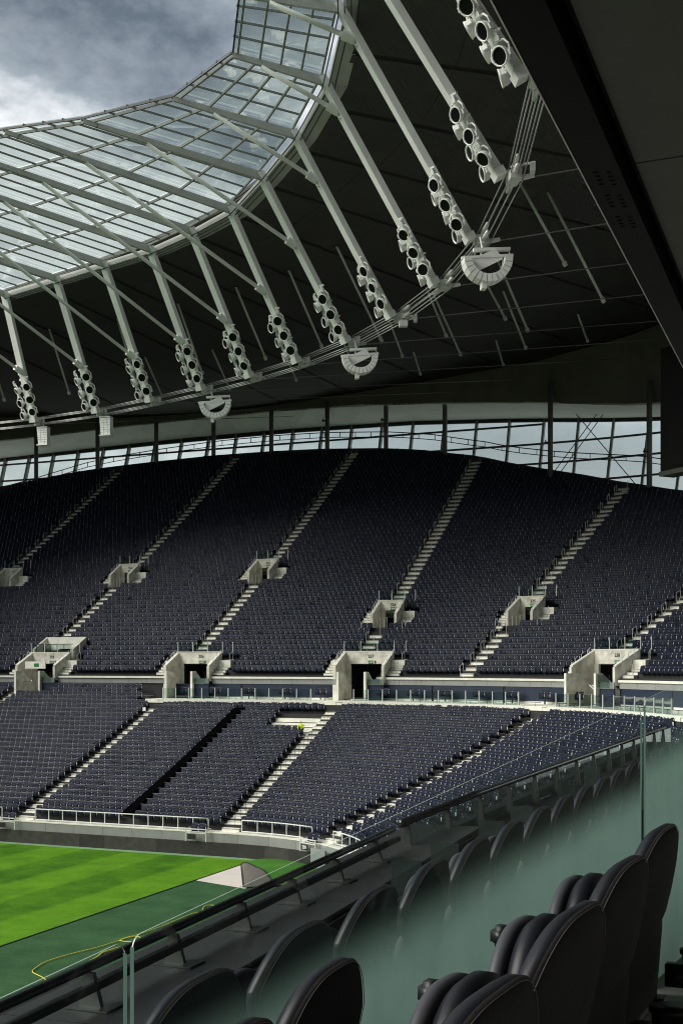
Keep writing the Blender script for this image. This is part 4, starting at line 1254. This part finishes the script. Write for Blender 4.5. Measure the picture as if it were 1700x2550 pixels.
# the ones that show largest stay individual objects
vis = [k for k, s in enumerate(SEATS) if 0 < s[5][0] < 1690 and 0 < s[5][1] < rail_line(s[5][0])]
vis.sort(key=lambda k: SEATS[k][5][2])
single = set(vis[:300])
for k in vis[:300]:
    tier, x, y, z, rz, q = SEATS[k][:6]
    o = link('stadium_seat', seat_me)
    o.location = (x, y, z); o.rotation_euler = (0, 0, rz)
    row_, u_, r_ = SEATS[k][6:9]
    if tier == 'l':
        ua = min((33.0, 64.0), key=lambda a: abs(arc(a, u_, r_)))
        st_ = {33.0: 'the lower stairway below portal 258', 64.0: 'the last lower stairway behind the glass'}[ua]
        row_ += 1
    else:
        ua = min((34.4, 53.0), key=lambda a: abs(arc(a, u_, r_)))
        st_ = {34.4: 'the upper stairway at portal 258', 53.0: 'the stairway beyond the right edge'}[ua]
    d_ = arc(ua, u_, r_)
    n_ = int((abs(d_) - .87) / .5) + 1
    lab = 'folded navy seat, %s row, %s %s of %s' % (ordinal(row_ + 1), ordinal(n_) if n_ < 40 else 'far', 'right' if d_ > 0 else 'left', st_)
    tag(o, lab, 'seat', 'near lower tier seats' if tier == 'l' else 'near upper tier seats')
def merge(name, label, idx):
    n = len(idx)
    arr = np.array([(SEATS[k][1], SEATS[k][2], SEATS[k][3], SEATS[k][4]) for k in idx])
    c, s_ = np.cos(arr[:, 3]), np.sin(arr[:, 3])
    jx = rng.normal(0, .012, n)
    V = np.empty((n, len(SV), 3))
    # every seat leans a little differently and the odd one is half open
    lean = rng.normal(0, .05, n)[:, None]
    yloc = SV[None, :, 1] + lean * (SV[None, :, 2] - .4)
    xloc = SV[None, :, 0] + jx[:, None]
    V[:, :, 0] = xloc * c[:, None] - yloc * s_[:, None] + arr[:, 0:1]
    V[:, :, 1] = xloc * s_[:, None] + yloc * c[:, None] + arr[:, 1:2]
    V[:, :, 2] = SV[None, :, 2] + arr[:, 2:3]
    cnt = np.array([len(f) for f in SF])
    loops = np.concatenate([np.array(f) for f in SF])
    L = (loops[None, :] + (np.arange(n) * len(SV))[:, None]).ravel()
    totals = np.tile(cnt, n)
    starts = np.concatenate([[0], np.cumsum(totals)[:-1]])
    me = bpy.data.meshes.new(name)
    me.vertices.add(n * len(SV)); me.vertices.foreach_set('co', V.ravel())
    me.loops.add(len(L)); me.loops.foreach_set('vertex_index', L.astype(np.int32))
    me.polygons.add(len(totals)); me.polygons.foreach_set('loop_start', starts.astype(np.int32)); me.polygons.foreach_set('loop_total', totals.astype(np.int32))
    for m in (M_SEAT, M_SEATPAN, M_BRACK): me.materials.append(m)
    me.polygons.foreach_set('material_index', np.tile(SM, n).astype(np.int32))
    me.polygons.foreach_set('use_smooth', np.ones(len(totals), bool))
    me.update(); me.validate()
    o = link(name, me)
    return tag(o, label, 'seats', kind='stuff')
merge('lower_tier_seats', 'rows of folded navy stadium seats filling the lower tier', [k for k, s in enumerate(SEATS) if s[0] == 'l' and k not in single])
merge('upper_tier_seats', 'rows of folded navy stadium seats filling the upper tier', [k for k, s in enumerate(SEATS) if s[0] == 'u' and k not in single])
print('seats', len(SEATS))

# safe-standing rails of the lower tier, one set per block
blocks_l = [(uX(-68.4), uX(-52.45), 'between portals 254 and 256'), (uX(-52.45), uX(-36.43), 'below portals 256 and 257'), (uX(-36.43), 33.0, 'in the corner below portal 257'), (33.0, 64.0, 'right of the last stairway'), (uX(-84.4), uX(-68.4), 'at the left edge of the lower tier')]
for ua, ub, nm in blocks_l:
    root = thing('row_rails', 'thin grey barrier rails behind every seat row %s' % nm, 'railing', (*plan((ua + ub) / 2, RL0)[0].to_tuple()[:2], zl(0)), group='row rails of the lower tier')
    for i in range(0, 23):
        s = i * TREAD
        r = RL0 + s + .70
        z = zl(s) + .93
        A0 = (ua if ua <= 0 else R(ua) * r) + .75; A1 = (ub if ub <= 0 else R(ub) * r) - .75
        if A1 - A0 < 1: continue
        if ub <= 0: aa = [A0, A1]
        else:
            k = max(2, int((A1 - A0) / 1.5)); aa = [A0 + (A1 - A0) * q / k for q in range(k + 1)]
            if A0 < 0: aa = [A0, 0.0] + [x for x in aa if x > .4]
        g = MB()
        spans = [(aa,)]
        if nm.startswith('below portals'):
            spans = [([A0, uX(-45.0)],), ([uX(-43.85), A1],)]
            if 17 <= i <= 20: spans = [([A0, uX(-45.0)],), ([uX(-43.85), uX(-40.9)],)]
        for (sp,) in spans:
            g.tube([rel((*plan(arc_to_u(a, r), r)[0].to_tuple()[:2], z), root) for a in sp], .024, 4)
            a = sp[0] + .3
            while a < sp[-1]:
                p, rz = plan(arc_to_u(a, r), r)
                g.bar(rel((p.x, p.y, z - .9), root), rel((p.x, p.y, z), root), .035, .03)
                a += 1.5
        g.build('rail', M_RAILG, root)
# black covered gangway
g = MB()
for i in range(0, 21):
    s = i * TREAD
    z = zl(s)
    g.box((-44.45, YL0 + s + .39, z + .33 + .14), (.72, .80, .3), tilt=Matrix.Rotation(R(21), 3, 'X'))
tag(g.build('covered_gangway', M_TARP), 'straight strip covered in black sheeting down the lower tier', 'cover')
# place without seats and the parts lying there
for i in range(17, 21):
    s_ = i * TREAD
    block('bare_tread', M_STEP, rel((-38.85, YL0 + s_ + .37, zl(s_) - .12), lower_terrace), (3.8, .80, .27), 0, lower_terrace)
lp = thing('loose_seat_row', 'row of dark seat parts lying on the bare terrace by the stairway', 'seat parts', (-38.9, 85.35, zl(18 * TREAD) + .02))
for k in range(8):
    MB().box((-1.7 + .48 * k, 0, .14), (.42, .3, .26)).build('seat_part', M_SEATPAN, lp)
g = MB(); g.box((-38.7, 84.1, zl(17 * TREAD) + .16), (1.5, .25, .3)).box((-40.2, 84.9, zl(18 * TREAD) + .14), (.5, .3, .24))
tag(g.build('seat_beam', M_GALV), 'pale metal seat beams left on the bare terrace', 'beam')

# front railings of the lower tier
def railing(name, label, u0, u1, r, z0, h, m, spacing=1.15, group=None):
    p0, _ = plan(u0, r)
    root = thing(name, label, 'railing', (p0.x, p0.y, z0), group=group)
    A0, A1 = (u0 if u0 <= 0 else R(u0) * r), (u1 if u1 <= 0 else R(u1) * r)
    k = max(1, round((A1 - A0) / spacing))
    pts = [plan(arc_to_u(A0 + (A1 - A0) * j / k, r), r)[0] for j in range(k + 1)]
    g = MB(); g.tube([rel((p.x, p.y, z0 + h), root) for p in pts], .04, 6); g.build('top_bar', m, root, True)
    g = MB(); g.tube([rel((p.x, p.y, z0 + .1), root) for p in pts], .035, 6); g.build('bottom_bar', m, root, True)
    for p in pts: block('upright', m, rel((p.x, p.y, z0 + h / 2), root), (.05, .05, h - .03), 0, root)
    return root
railing('front_railing', 'leftmost white front-row railing above the dark pitch wall', uX(-67.6), uX(-54.3), RW + .55, 1.5, .82, M_WHITE)
railing('front_railing', 'long white front-row railing between the two middle lower stairways', uX(-51.5), uX(-37.9), RW + .55, 1.5, .82, M_WHITE)
railing('front_railing', 'white curved railing before the front row in the pitch corner', uX(-35.3), 26.0, RW + .55, 1.5, .82, M_WHITE)
railing('front_railing', 'white curved railing right of the corner gate beside the steward seats', 36.0, 70.0, RW + .55, 1.5, .82, M_WHITE)
# small steward stations with paired seats and signs at the wall
def station(u, label, num):
    p, rz = plan(u, RW + .02)
    t = thing('steward_station', label, 'railing', (p.x, p.y, .9), rz, group='steward stations at the pitch wall')
    g = MB()
    for x in (-.75, .75): g.box((x, -.25, .4), (.05, .05, .8))
    g.bar((-.75, -.25, .8), (.75, -.25, .8), .06, .06); g.bar((-.75, -.25, .55), (.75, -.25, .55), .05, .05); g.bar((-.75, -.25, .8), (-.75, .4, .8), .05, .05); g.bar((.75, -.25, .8), (.75, .4, .8), .05, .05)
    g.build('frame', M_WHITE, t)
    MB().box((-.3, -.29, .3), (.62, .03, .34)).build('sign_plate', M_INK, t)
    if num:
        me = text_mesh(num, .28); me.materials[0] = M_SIGNW
        link('sign_number', me, t, Matrix.Translation((-.3, -.312, .3)) @ FACE)
    for x in (-.3, .25):
        o = link('station_seat', seat_me, t, Matrix.Translation((x, -.4, .25)))
station(uX(-53.4), 'white railed steward station on the pitch wall below the left stairway', '')
station(uX(-38.4), 'white railed steward station on the pitch wall below the second stairway', '')
station(28.5, 'railed steward station with a 250 sign at the corner of the pitch wall', '250')
g = MB()
p, rz = plan(38, RW)
for k, (w, h) in enumerate(((1.6, 1.2), (1.5, .9))):
    p, rz = plan(34 + 14 * k, RW - .25); g.box((p.x, p.y, .65), (w, .12, h), rz=rz)
tag(g.build('corner_gate', M_GREYC), 'grey gate panels in the pitch wall at the near corner', 'gate')

# platform seats in pairs, and their glass balustrade
for j, a in enumerate([-15.9, -13.1, -9.9, -6.6, -3.4, 2.0, 4.6, 7.4, 10.4, 13.4, 16.4, 19.6]):
    u = arc_to_u(a, RU0 - 1.2)
    p, rz = plan(u, RU0 - 1.35)
    t = thing('seat_pair', 'pair of navy seats on the viewing platform, %s pair from the left' % ordinal(j + 1), 'seat pair', (p.x, p.y, 9.45), rz, group='paired seats on the viewing platform')
    for x in (-.27, .27): link('seat', seat_me, t, Matrix.Translation((x, 0, .1)))
    MB().box((0, .62, .3), (.08, .08, .55)).build('leg', M_DARK, t)
bal = thing('platform_balustrade', 'glass balustrade with grey posts along the viewing platform', 'balustrade', (CX, CY + RP0, 9.58))
a = UPLAT + 1.8
rB = RP0 + .06
prev = None
while a < R(82) * rB:
    u = arc_to_u(a, rB)
    p, rz = plan(u, rB)
    gap = any(abs(arc(la, u, rB)) < 1.25 for la in LA[4:])
    if not gap:
        block('post', M_GALV, rel((p.x, p.y, 9.93), bal), (.07, .07, .96), rz, bal)
        if prev is not None:
            q = prev
            MB().slab([rel((q.x, q.y, 9.5), bal), rel((p.x, p.y, 9.5), bal), rel((p.x, p.y, 10.36), bal), rel((q.x, q.y, 10.36), bal)], (0, 1, 0), .02).build('pane', M_BALGLASS, bal)
        prev = p
    else: prev = None
    a += 1.22

# worker in a high-visibility jacket
wk = thing('person', 'crouching person in a bright yellow high-visibility jacket on the lower tier stairs', 'person', (-37.5, 83.6, zl(13.0)))
wk.scale = (.78, .78, .78)
def skin(name, pts, edges, rad, m, parent, root=0):
    me = bpy.data.meshes.new(name)
    me.from_pydata(pts, edges, [])
    o = link(name, me, parent)
    md = o.modifiers.new('skin', 'SKIN'); md.use_smooth_shade = True
    for v, r_ in zip(me.skin_vertices[0].data, rad): v.radius = (r_, r_)
    me.skin_vertices[0].data[root].use_root = True
    sb = o.modifiers.new('sub', 'SUBSURF'); sb.levels = 1; sb.render_levels = 1
    me.materials.append(m)
    return o
skin('body', [(0, 0, .55), (-.12, 0, .52), (-.2, -.35, .50), (-.2, -.22, .06), (-.2, -.38, .04), (.12, 0, .52), (.2, -.35, .5), (.2, -.22, .06), (.2, -.38, .04)],
     [(0, 1), (1, 2), (2, 3), (3, 4), (0, 5), (5, 6), (6, 7), (7, 8)], [.15, .11, .085, .06, .05, .11, .085, .06, .05], M_NAVYCL, wk)
skin('jacket', [(0, 0, .56), (0, -.12, .82), (0, -.2, 1.02), (0, -.23, 1.10), (-.2, -.2, 1.0), (-.27, -.32, .74), (-.12, -.52, .64), (.2, -.2, 1.0), (.27, -.32, .74), (.12, -.52, .64)],
     [(0, 1), (1, 2), (2, 3), (2, 4), (4, 5), (5, 6), (2, 7), (7, 8), (8, 9)], [.16, .18, .16, .07, .08, .065, .05, .08, .065, .05], M_HIVIS, wk)
skin('head', [(0, -.24, 1.12), (0, -.28, 1.22), (0, -.29, 1.32)], [(0, 1), (1, 2)], [.06, .10, .09], M_SKIN, wk)
skin('hair', [(0, -.25, 1.33), (0, -.22, 1.25)], [(0, 1)], [.095, .09], M_INK, wk)

# ------------------------------------------------------------------ video screen in the far corner
sc = thing('video_screen', 'black back-corner video screen hanging at the right edge', 'screen', (-12.75, 97.4, 27.0), R(-42))
MB().box((6.0, .6, 5.3), (12, 1.2, 9.7)).build('cabinet', M_BLACK, sc)
MB().box((6.0, .5, .28), (12.1, 1.5, .35)).build('bottom_frame', M_MULL, sc)
MB().box((-.06, .6, 5.3), (.12, 1.25, 9.8)).build('side_frame', M_DARK, sc)
MB().box((6, -.03, 5.4), (11.6, .05, 9.3)).build('display_face', M_BLACK, sc)
MB().tube([(3, .6, 10), (3, .6, 19)], .2, 6).tube([(9, .6, 10), (9, .6, 19)], .2, 6).build('hanger', M_DARK, sc)

# ------------------------------------------------------------------ underside of the tier above the camera
h = 4.5
ub = thing('tier_above', 'dark underside of the tier above the camera with a steel edge beam', 'soffit', (-2.0, 10, EYE + h))
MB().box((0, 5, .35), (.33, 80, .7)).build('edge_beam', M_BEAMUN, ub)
MB().bar((-.172, -30, .0), (-.172, 44, .0), .012, .02).build('edge_bead', M_GALV, ub)
MB().box((.215, 5, .45), (.085, 80, .3)).build('shadow_gap', M_BLACK, ub)
for k in range(-6, 7):
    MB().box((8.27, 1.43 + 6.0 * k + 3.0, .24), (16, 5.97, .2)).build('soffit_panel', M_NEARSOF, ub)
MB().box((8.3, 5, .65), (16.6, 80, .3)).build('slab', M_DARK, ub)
g = MB()
for y in (1.15, 1.75, 2.35):
    for j in range(2):
        for q in range(4): g.box((.0 - .05 + .11 * j - .0 * q, y + .10 * q + .05 * j, -.004), (.04, .02, .008))
    g.box((-.2, y + .25, -.004), (.03, .14, .02))
g.build('bolt_group', M_BEAMUN, ub)['kind'] = 'stuff'
MB().box((13, 10, -1.9), (.4, 80, 5.0)).build('rear_wall', M_DARK, ub)

# ------------------------------------------------------------------ near rows and parapet
FL = EYE - 1.59
near = thing('near_terrace', 'dark stepped floor of the near stand below the foreground seats', 'terrace', (0, 6, FL))
def nbox(nm, x0, x1, y0, y1, z0, z1, m): return MB().box(((x0 + x1) / 2, (y0 + y1) / 2 - 6, (z0 + z1) / 2 - FL), (x1 - x0, y1 - y0, z1 - z0)).build(nm, m, near)
nbox('floor', -1.5, 12.7, -8, 40, FL - .5, FL - .22, M_FLOORD)
nbox('floor', -2.55, -1.502, -8, 34, FL - .7, FL - .36, M_FLOORD)
nbox('floor', -3.45, -2.552, -8, 34, FL - 1.4, FL - 1.0, M_FLOORD)
nbox('kerb', -4.6, -3.455, -8, 36, FL - 1.6, FL - .72, M_BLACK)
nbox('front_wall', -4.75, -4.602, -8, 36, FL - 4.5, FL - .55, M_BLACK)
nbox('plinth', -.08, 1.2, 4.62, 6.6, FL - .22, FL + .22, M_NEARC)
nbox('plinth_cover', -.10, 1.2, 4.59, 4.617, FL - .15, FL + .19, M_PLAST)
nbox('plinth_coping', -.10, 1.2, 4.57, 4.85, FL + .223, FL + .255, M_GREYC)
nbox('side_floor', -.05, 1.2, 3.2, 4.56, FL - .217, FL - .15, M_NEARC)

# parapet ledge with rail
par = thing('parapet_rail', 'black double handrail on steel brackets along the near parapet ledge', 'handrail', (-4.1, 8, 10.4))
def pl_x(y): return -4.05 - (y - 5.3) * .055
yy_ = [-4, 3, 5.3, 8.0, 10.4, 12.3]
def prel(x, y, z): return Vector((x + 4.1, y - 8, z - 10.4))
g = MB(); g.tube([prel(pl_x(y), y, 10.70) for y in yy_], .033, 10); g.build('top_rail', M_HAND, par, True)
g = MB(); g.bar(prel(pl_x(-4) + .06, -4, 10.60), prel(pl_x(12.3) + .06, 12.3, 10.60), .05, .05); g.build('lower_rail', M_HAND, par)
for y in (3.9, 4.9, 6.05, 7.13, 8.25, 9.3, 10.4, 11.6):
    x = pl_x(y)
    g = MB()
    g.slab([prel(x - .05, y - .03, 10.48), prel(x + .10, y - .03, 10.48), prel(x + .045, y - .03, 10.67), prel(x - .02, y - .03, 10.67)], (0, 1, 0), .035)
    g.build('bracket', M_BRUSH, par)
    MB().box(prel(x + .04, y, 10.474), (.30, .20, .012)).build('bracket_foot', M_BRUSH, par)
ledge = thing('parapet_ledge', 'grey steel ledge of jointed plates below the black handrail', 'ledge', (-4.1, 8, 10.42))
y = -3.0
while y < 13.5:
    L_ = 1.25
    xm = pl_x(y + L_ / 2)
    MB().box((xm + .05 + 4.1, y + L_ / 2 - 8, .0), (.86, L_ - .006, .09), rz=.055).build('ledge_plate', M_LEDGE, ledge)
    y += L_
MB().bar((pl_x(-4) + .5 + 4.1, -12, -.15), (pl_x(14) + .5 + 4.1, 6, -.15), .05, .3).build('ledge_upstand', M_BLACK, ledge)
# rail and low glass continuing towards the corner
p2 = thing('corner_parapet', 'narrow dark parapet rail with low glass continuing to the far corner', 'balustrade', (-4.6, 14, 10.3))
def q2(y): return -4.45 - (y - 12.5) * .02 + max(0, y - 17) * .03
g = MB(); g.tube([Vector((q2(y) + 4.6, y - 14, .42)) for y in (12.6, 16, 20, 26, 34)], .05, 8); g.build('top_rail', M_HAND, p2, True)
for k, y in enumerate(np.arange(12.8, 34, 1.6)):
    MB().slab([(q2(y) + 4.6, y - 14, -.05), (q2(y + 1.5) + 4.6, y + 1.5 - 14, -.05), (q2(y + 1.5) + 4.6, y + 1.5 - 14, .36), (q2(y) + 4.6, y - 14, .36)], (1, 0, 0), .02).build('pane', M_BALGLASS, p2)
    MB().slab([(q2(y) + 4.6 - .02, y - 14.04, -.1), (q2(y) + 4.6 + .10, y - 14.04, -.1), (q2(y) + 4.6 + .04, y - 14.04, .4), (q2(y) + 4.6 - .02, y - 14.04, .4)], (0, 1, 0), .03).build('bracket', M_BRUSH, p2)
for k, (x, y) in enumerate([(-3.12, 8.95), (-3.12, 9.95), (-3.13, 11.5), (-3.14, 12.8), (-3.3, 15.9), (-3.4, 18.2)]):
    t = thing('desk_panel', 'small upright grey panel beyond the seats, %s along the parapet from the left' % ordinal(k + 1), 'panel', (x, y, 10.35), R(8), group='small grey panels along the parapet')
    MB().box((0, 0, .31), (.24, .012, .58)).build('panel', M_TRAYG, t)
    MB().box((0, .03, .02), (.30, .08, .04)).build('foot', M_DARK, t)

# ------------------------------------------------------------------ foreground seats
def rounded(w, z0, z1, rt, rb, taper=0.0, n=5):
    pts = []
    def corner(cx, cz, r, a0):
        for k in range(n + 1):
            a = R(a0 + 90 * k / n)
            pts.append((cx + r * math.cos(a), cz + r * math.sin(a)))
    corner(w / 2 - rt, z1 - rt, rt, 0)
    corner(-w / 2 + rt, z1 - rt, rt, 90)
    corner(-w / 2 + rb + taper, z0 + rb, rb, 180)
    corner(w / 2 - rb - taper, z0 + rb, rb, 270)
    return pts
def pad(outline, y0, y1, bulge, lean, zref, cup=0.0, rim=.93):
    """cushion between y0 (rear) and y1 (front), rings: rear centre, rear rim, edge, front rim, front centre"""
    n = len(outline)
    cx = sum(p[0] for p in outline) / n; cz = sum(p[1] for p in outline) / n
    rings = []
    ym = (y0 + y1) / 2
    for sc_, y in ((.55, y0 - bulge * .25), (rim - .05, y0), (1.0, y0 + (y1 - y0) * .25), (1.0, y0 + (y1 - y0) * .7), (rim, y1), (.80, y1 + bulge * .7), (.45, y1 + bulge)):
        rings.append([(cx + (x - cx) * sc_, y + cup * (x / .3) ** 2 - lean * ((cz + (z - cz) * sc_) - zref), cz + (z - cz) * sc_) for x, z in outline])
    vs = [p for r_ in rings for p in r_]
    fs = []
    for i in range(len(rings) - 1):
        for j in range(n): fs.append((i * n + j, i * n + (j + 1) % n, (i + 1) * n + (j + 1) % n, (i + 1) * n + j))
    fs.append(tuple(reversed(range(n)))); fs.append(tuple(range((len(rings) - 1) * n, len(rings) * n)))
    return vs, fs
DROP = .17
def arched(w, z0, z1):
    pts = []
    for k in range(33):
        x = w / 2 * math.cos(math.pi * k / 32)
        pts.append((x, z1 - DROP * abs(2 * x / w) ** 3.0))
    zs = z1 - DROP
    for k in range(5):
        t = (k + 1) / 6
        pts.append((-w / 2 + .07 * t * t, zs + (z0 + .06 - zs) * t))
    m = 10
    for k in range(m + 1):
        a = R(180 + 180 * k / m)
        pts.append(((w / 2 - .085) * math.cos(a), z0 + .06 + .06 * math.sin(a)))
    for k in range(5):
        t = 1 - (k + 1) / 6
        pts.append((w / 2 - .07 * t * t, zs + (z0 + .06 - zs) * t))
    return pts
def bevel(me, w):
    import bmesh
    bm = bmesh.new(); bm.from_mesh(me)
    bmesh.ops.bevel(bm, geom=list(bm.edges), offset=w, segments=3, affect='EDGES')
    bm.to_mesh(me); bm.free()
def make_seat(w=.70, full=True):
    """local axes: y = the way the seat faces, z up, origin on the floor under the backrest"""
    P = []
    o1 = arched(w * .92, .62, 1.01)
    vs, fs = pad(o1, -.035, .022, .010, .16, .6, cup=.018)
    g = MB(); g.add(vs, fs, 0)
    n = len(o1)
    me = g.mesh('backrest', [M_LEATHER, M_FABRIC], True)
    ng = len(me.polygons)
    idx = [0] * ng
    for i in range(6):
        for j in range(n):
            if i < 2: idx[i * n + j] = 1
    idx[6 * n] = 1
    me.polygons.foreach_set('material_index', idx); me.update()
    P.append(('backrest', me, None))
    # stitch line near the rear rim
    g = MB()
    cx = 0; cz = sum(p[1] for p in o1) / n
    st = []
    for x, z in o1:
        zz = cz + (z - cz) * .955; xx = x * .955
        st.append((xx, -.0295 + .018 * (xx / .3) ** 2 - .16 * (zz - .6), zz))
    st = [p for p in st if p[2] > .70]
    g.tube(sorted(st, key=lambda p: math.atan2(p[2] - .7, p[0])), .0011, 4); P.append(('stitching', g.mesh('stitching', M_STITCH), 0))
    o2 = rounded(w * .80, .20, .70, .10, .12, .04)
    vs, fs = pad(o2, -.018, .035, .006, .06, .6, cup=.01)
    g = MB(); g.add(vs, fs); P.append(('rear_shell', g.mesh('rear_shell', M_FABRIC, True), None))
    if full:
        o3 = rounded(w * .74, .30, .815, .25, .10, .02, 12)
        vs, fs = pad(o3, .16, .235, .006, .02, .6, cup=.0)
        vs = [(x, y, z) for x, y, z in vs]
        g = MB(); g.add(vs, fs); P.append(('seat_cushion', g.mesh('seat_cushion', M_LEATHER, True), None))
        o4 = rounded(w * .80, .30, .80, .26, .10, .02, 12)
        vs, fs = pad(o4, .243, .283, .004, .0, .6, rim=.985)
        g = MB(); g.add(vs, fs); P.append(('seat_shell', g.mesh('seat_shell', M_SHELL, True), None))
        g = MB(); g.box((-w / 2 - .02, .27, .655), (.055, .30, .045)).box((-w / 2 - .02, .40, .645), (.075, .07, .07)).box((-w / 2 - .02, .10, .36), (.05, .08, .62))
        me_ = g.mesh('armrest', M_PLAST, True); bevel(me_, .016); P.append(('armrest', me_, None))
    g = MB(); g.tube([(w * .18, -.16, .40), (w * .18, -.16, .54)], .045, 12, r2=.055); g.tube([(w * .18, -.16, .535), (w * .18, -.16, .55)], .062, 12); g.box((w * .18, -.09, .45), (.05, .08, .08))
    P.append(('cup_holder', g.mesh('cup_holder', M_PLAST, True), None))
    g = MB(); g.box((-w * .30, .04, .06), (.06, .14, .56)).box((w * .30, .04, .06), (.06, .14, .56)).box((0, .05, .31), (w * .66, .1, .06))
    P.append(('leg', g.mesh('leg', M_PLAST), None))
    return P
PF, PS = make_seat(.72), make_seat(.60, False)
def put_seat(P, loc, rz, label, group, grp=True):
    t = thing('padded_seat', label, 'seat', loc, rz, group=group)
    made = []
    for nm, me, par in P:
        o = link(nm, me, made[par] if par is not None else t)
        made.append(o)
    return t
LAB = ['foreground padded black seat farthest back, beside the right edge', 'second foreground padded black seat from the far end of the right row', 'third foreground padded black seat from the far end of the right row', 'nearest large padded black seat at the bottom of the right row']
for k, y in enumerate((4.42, 3.64, 2.88, 2.12)):
    put_seat(PF, (-.64, y, FL), R(85), LAB[k], 'padded seats on this side of the glass')
put_seat(PS, (-1.22, 2.74, FL - .16), R(90), 'taller of two dark padded seat tops at the bottom centre', 'padded seats on this side of the glass')
put_seat(PS, (-1.20, 2.19, FL - .16), R(90), 'lower of two dark padded seat tops at the bottom centre', 'padded seats on this side of the glass')
# seats behind the frosted glass and the row in front of them
k = 0
for y in np.arange(2.45, 22, .76):
    k += 1
    put_seat(PF, (-1.84, float(y), FL - .36), R(90), 'dark padded seat behind the frosted glass, %s from the left' % ordinal(k), 'padded seats behind the glass')
k = 0
for y in np.arange(3.2, 24, .76):
    k += 1
    put_seat(PF, (-2.78, float(y), FL - 1.0), R(90), 'dark padded seat in the row next to the parapet, %s from the left' % ordinal(k), 'padded seats by the parapet')

# ------------------------------------------------------------------ frosted glass screens
GA = Vector((-1.463, 2.318, 11.883)); GD = Vector((.108, 1, .0923))
def screen(name, t0, t1, zb, label, rc0, rc1):
    """pane between the parameters t0 and t1 along the screen line, corners rounded at the top"""
    a, b = GA + GD * t0, GA + GD * t1
    root = thing(name, label, 'glass screen', (a.x, a.y, zb), group='frosted glass screens')
    along = Vector((GD.x, GD.y, 0)).normalized()
    nrm = Vector((along.y, -along.x, 0))
    L = Vector((b.x - a.x, b.y - a.y, 0)).length
    za, zb_ = a.z - zb, b.z - zb
    sl = (zb_ - za) / L
    pts = [(0, 0)]
    def topz(u): return za + sl * u
    for k in range(7):
        an = R(180 - 90 * k / 6); pts.append((rc0 + rc0 * math.cos(an), topz(rc0) - rc0 + rc0 * math.sin(an)))
    for k in range(7):
        an = R(90 - 90 * k / 6); pts.append((L - rc1 + rc1 * math.cos(an), topz(L - rc1) - rc1 + rc1 * math.sin(an)))
    pts.append((L, 0))
    th = .011
    def tw(i): return .011 if (i < 2 or i > n - 4) else .0035
    me = bpy.data.meshes.new('pane')
    n = len(pts)
    v0 = [along * u + Vector((0, 0, z)) for u, z in pts]
    me.from_pydata([tuple(v) for v in v0], [], [tuple(range(n))])
    uv = me.uv_layers.new(name='UVMap')
    for li, l in enumerate(me.loops):
        u, z = pts[l.vertex_index]
        uv.data[li].uv = (u, topz(u) - z)
    me.materials.append(M_FROST); me.update()
    link('pane', me, root)
    g = MB()
    for i in range(n - 1):
        p, q = v0[i], v0[i + 1]
        w_ = tw(i) / 2; g.add([p - nrm * w_, q - nrm * w_, q + nrm * w_, p + nrm * w_], [(0, 1, 2, 3)], 0 if (i < 2 or i > n - 4) else 1)
    g.build('polished_edge', [M_GEDGE, M_GEDGEW], root)
    return root
screen('glass_screen', .012, 4.40, FL - .4, 'long frosted glass screen with a clear top in front of the foreground seats', .035, .12)
screen('glass_screen', 4.47, 8.5, FL - .4, 'farther frosted glass screen at the right edge', .05, .1)
screen('glass_screen', -2.2, -.012, FL - .4, 'nearest glass screen at the bottom left corner', .05, .035)
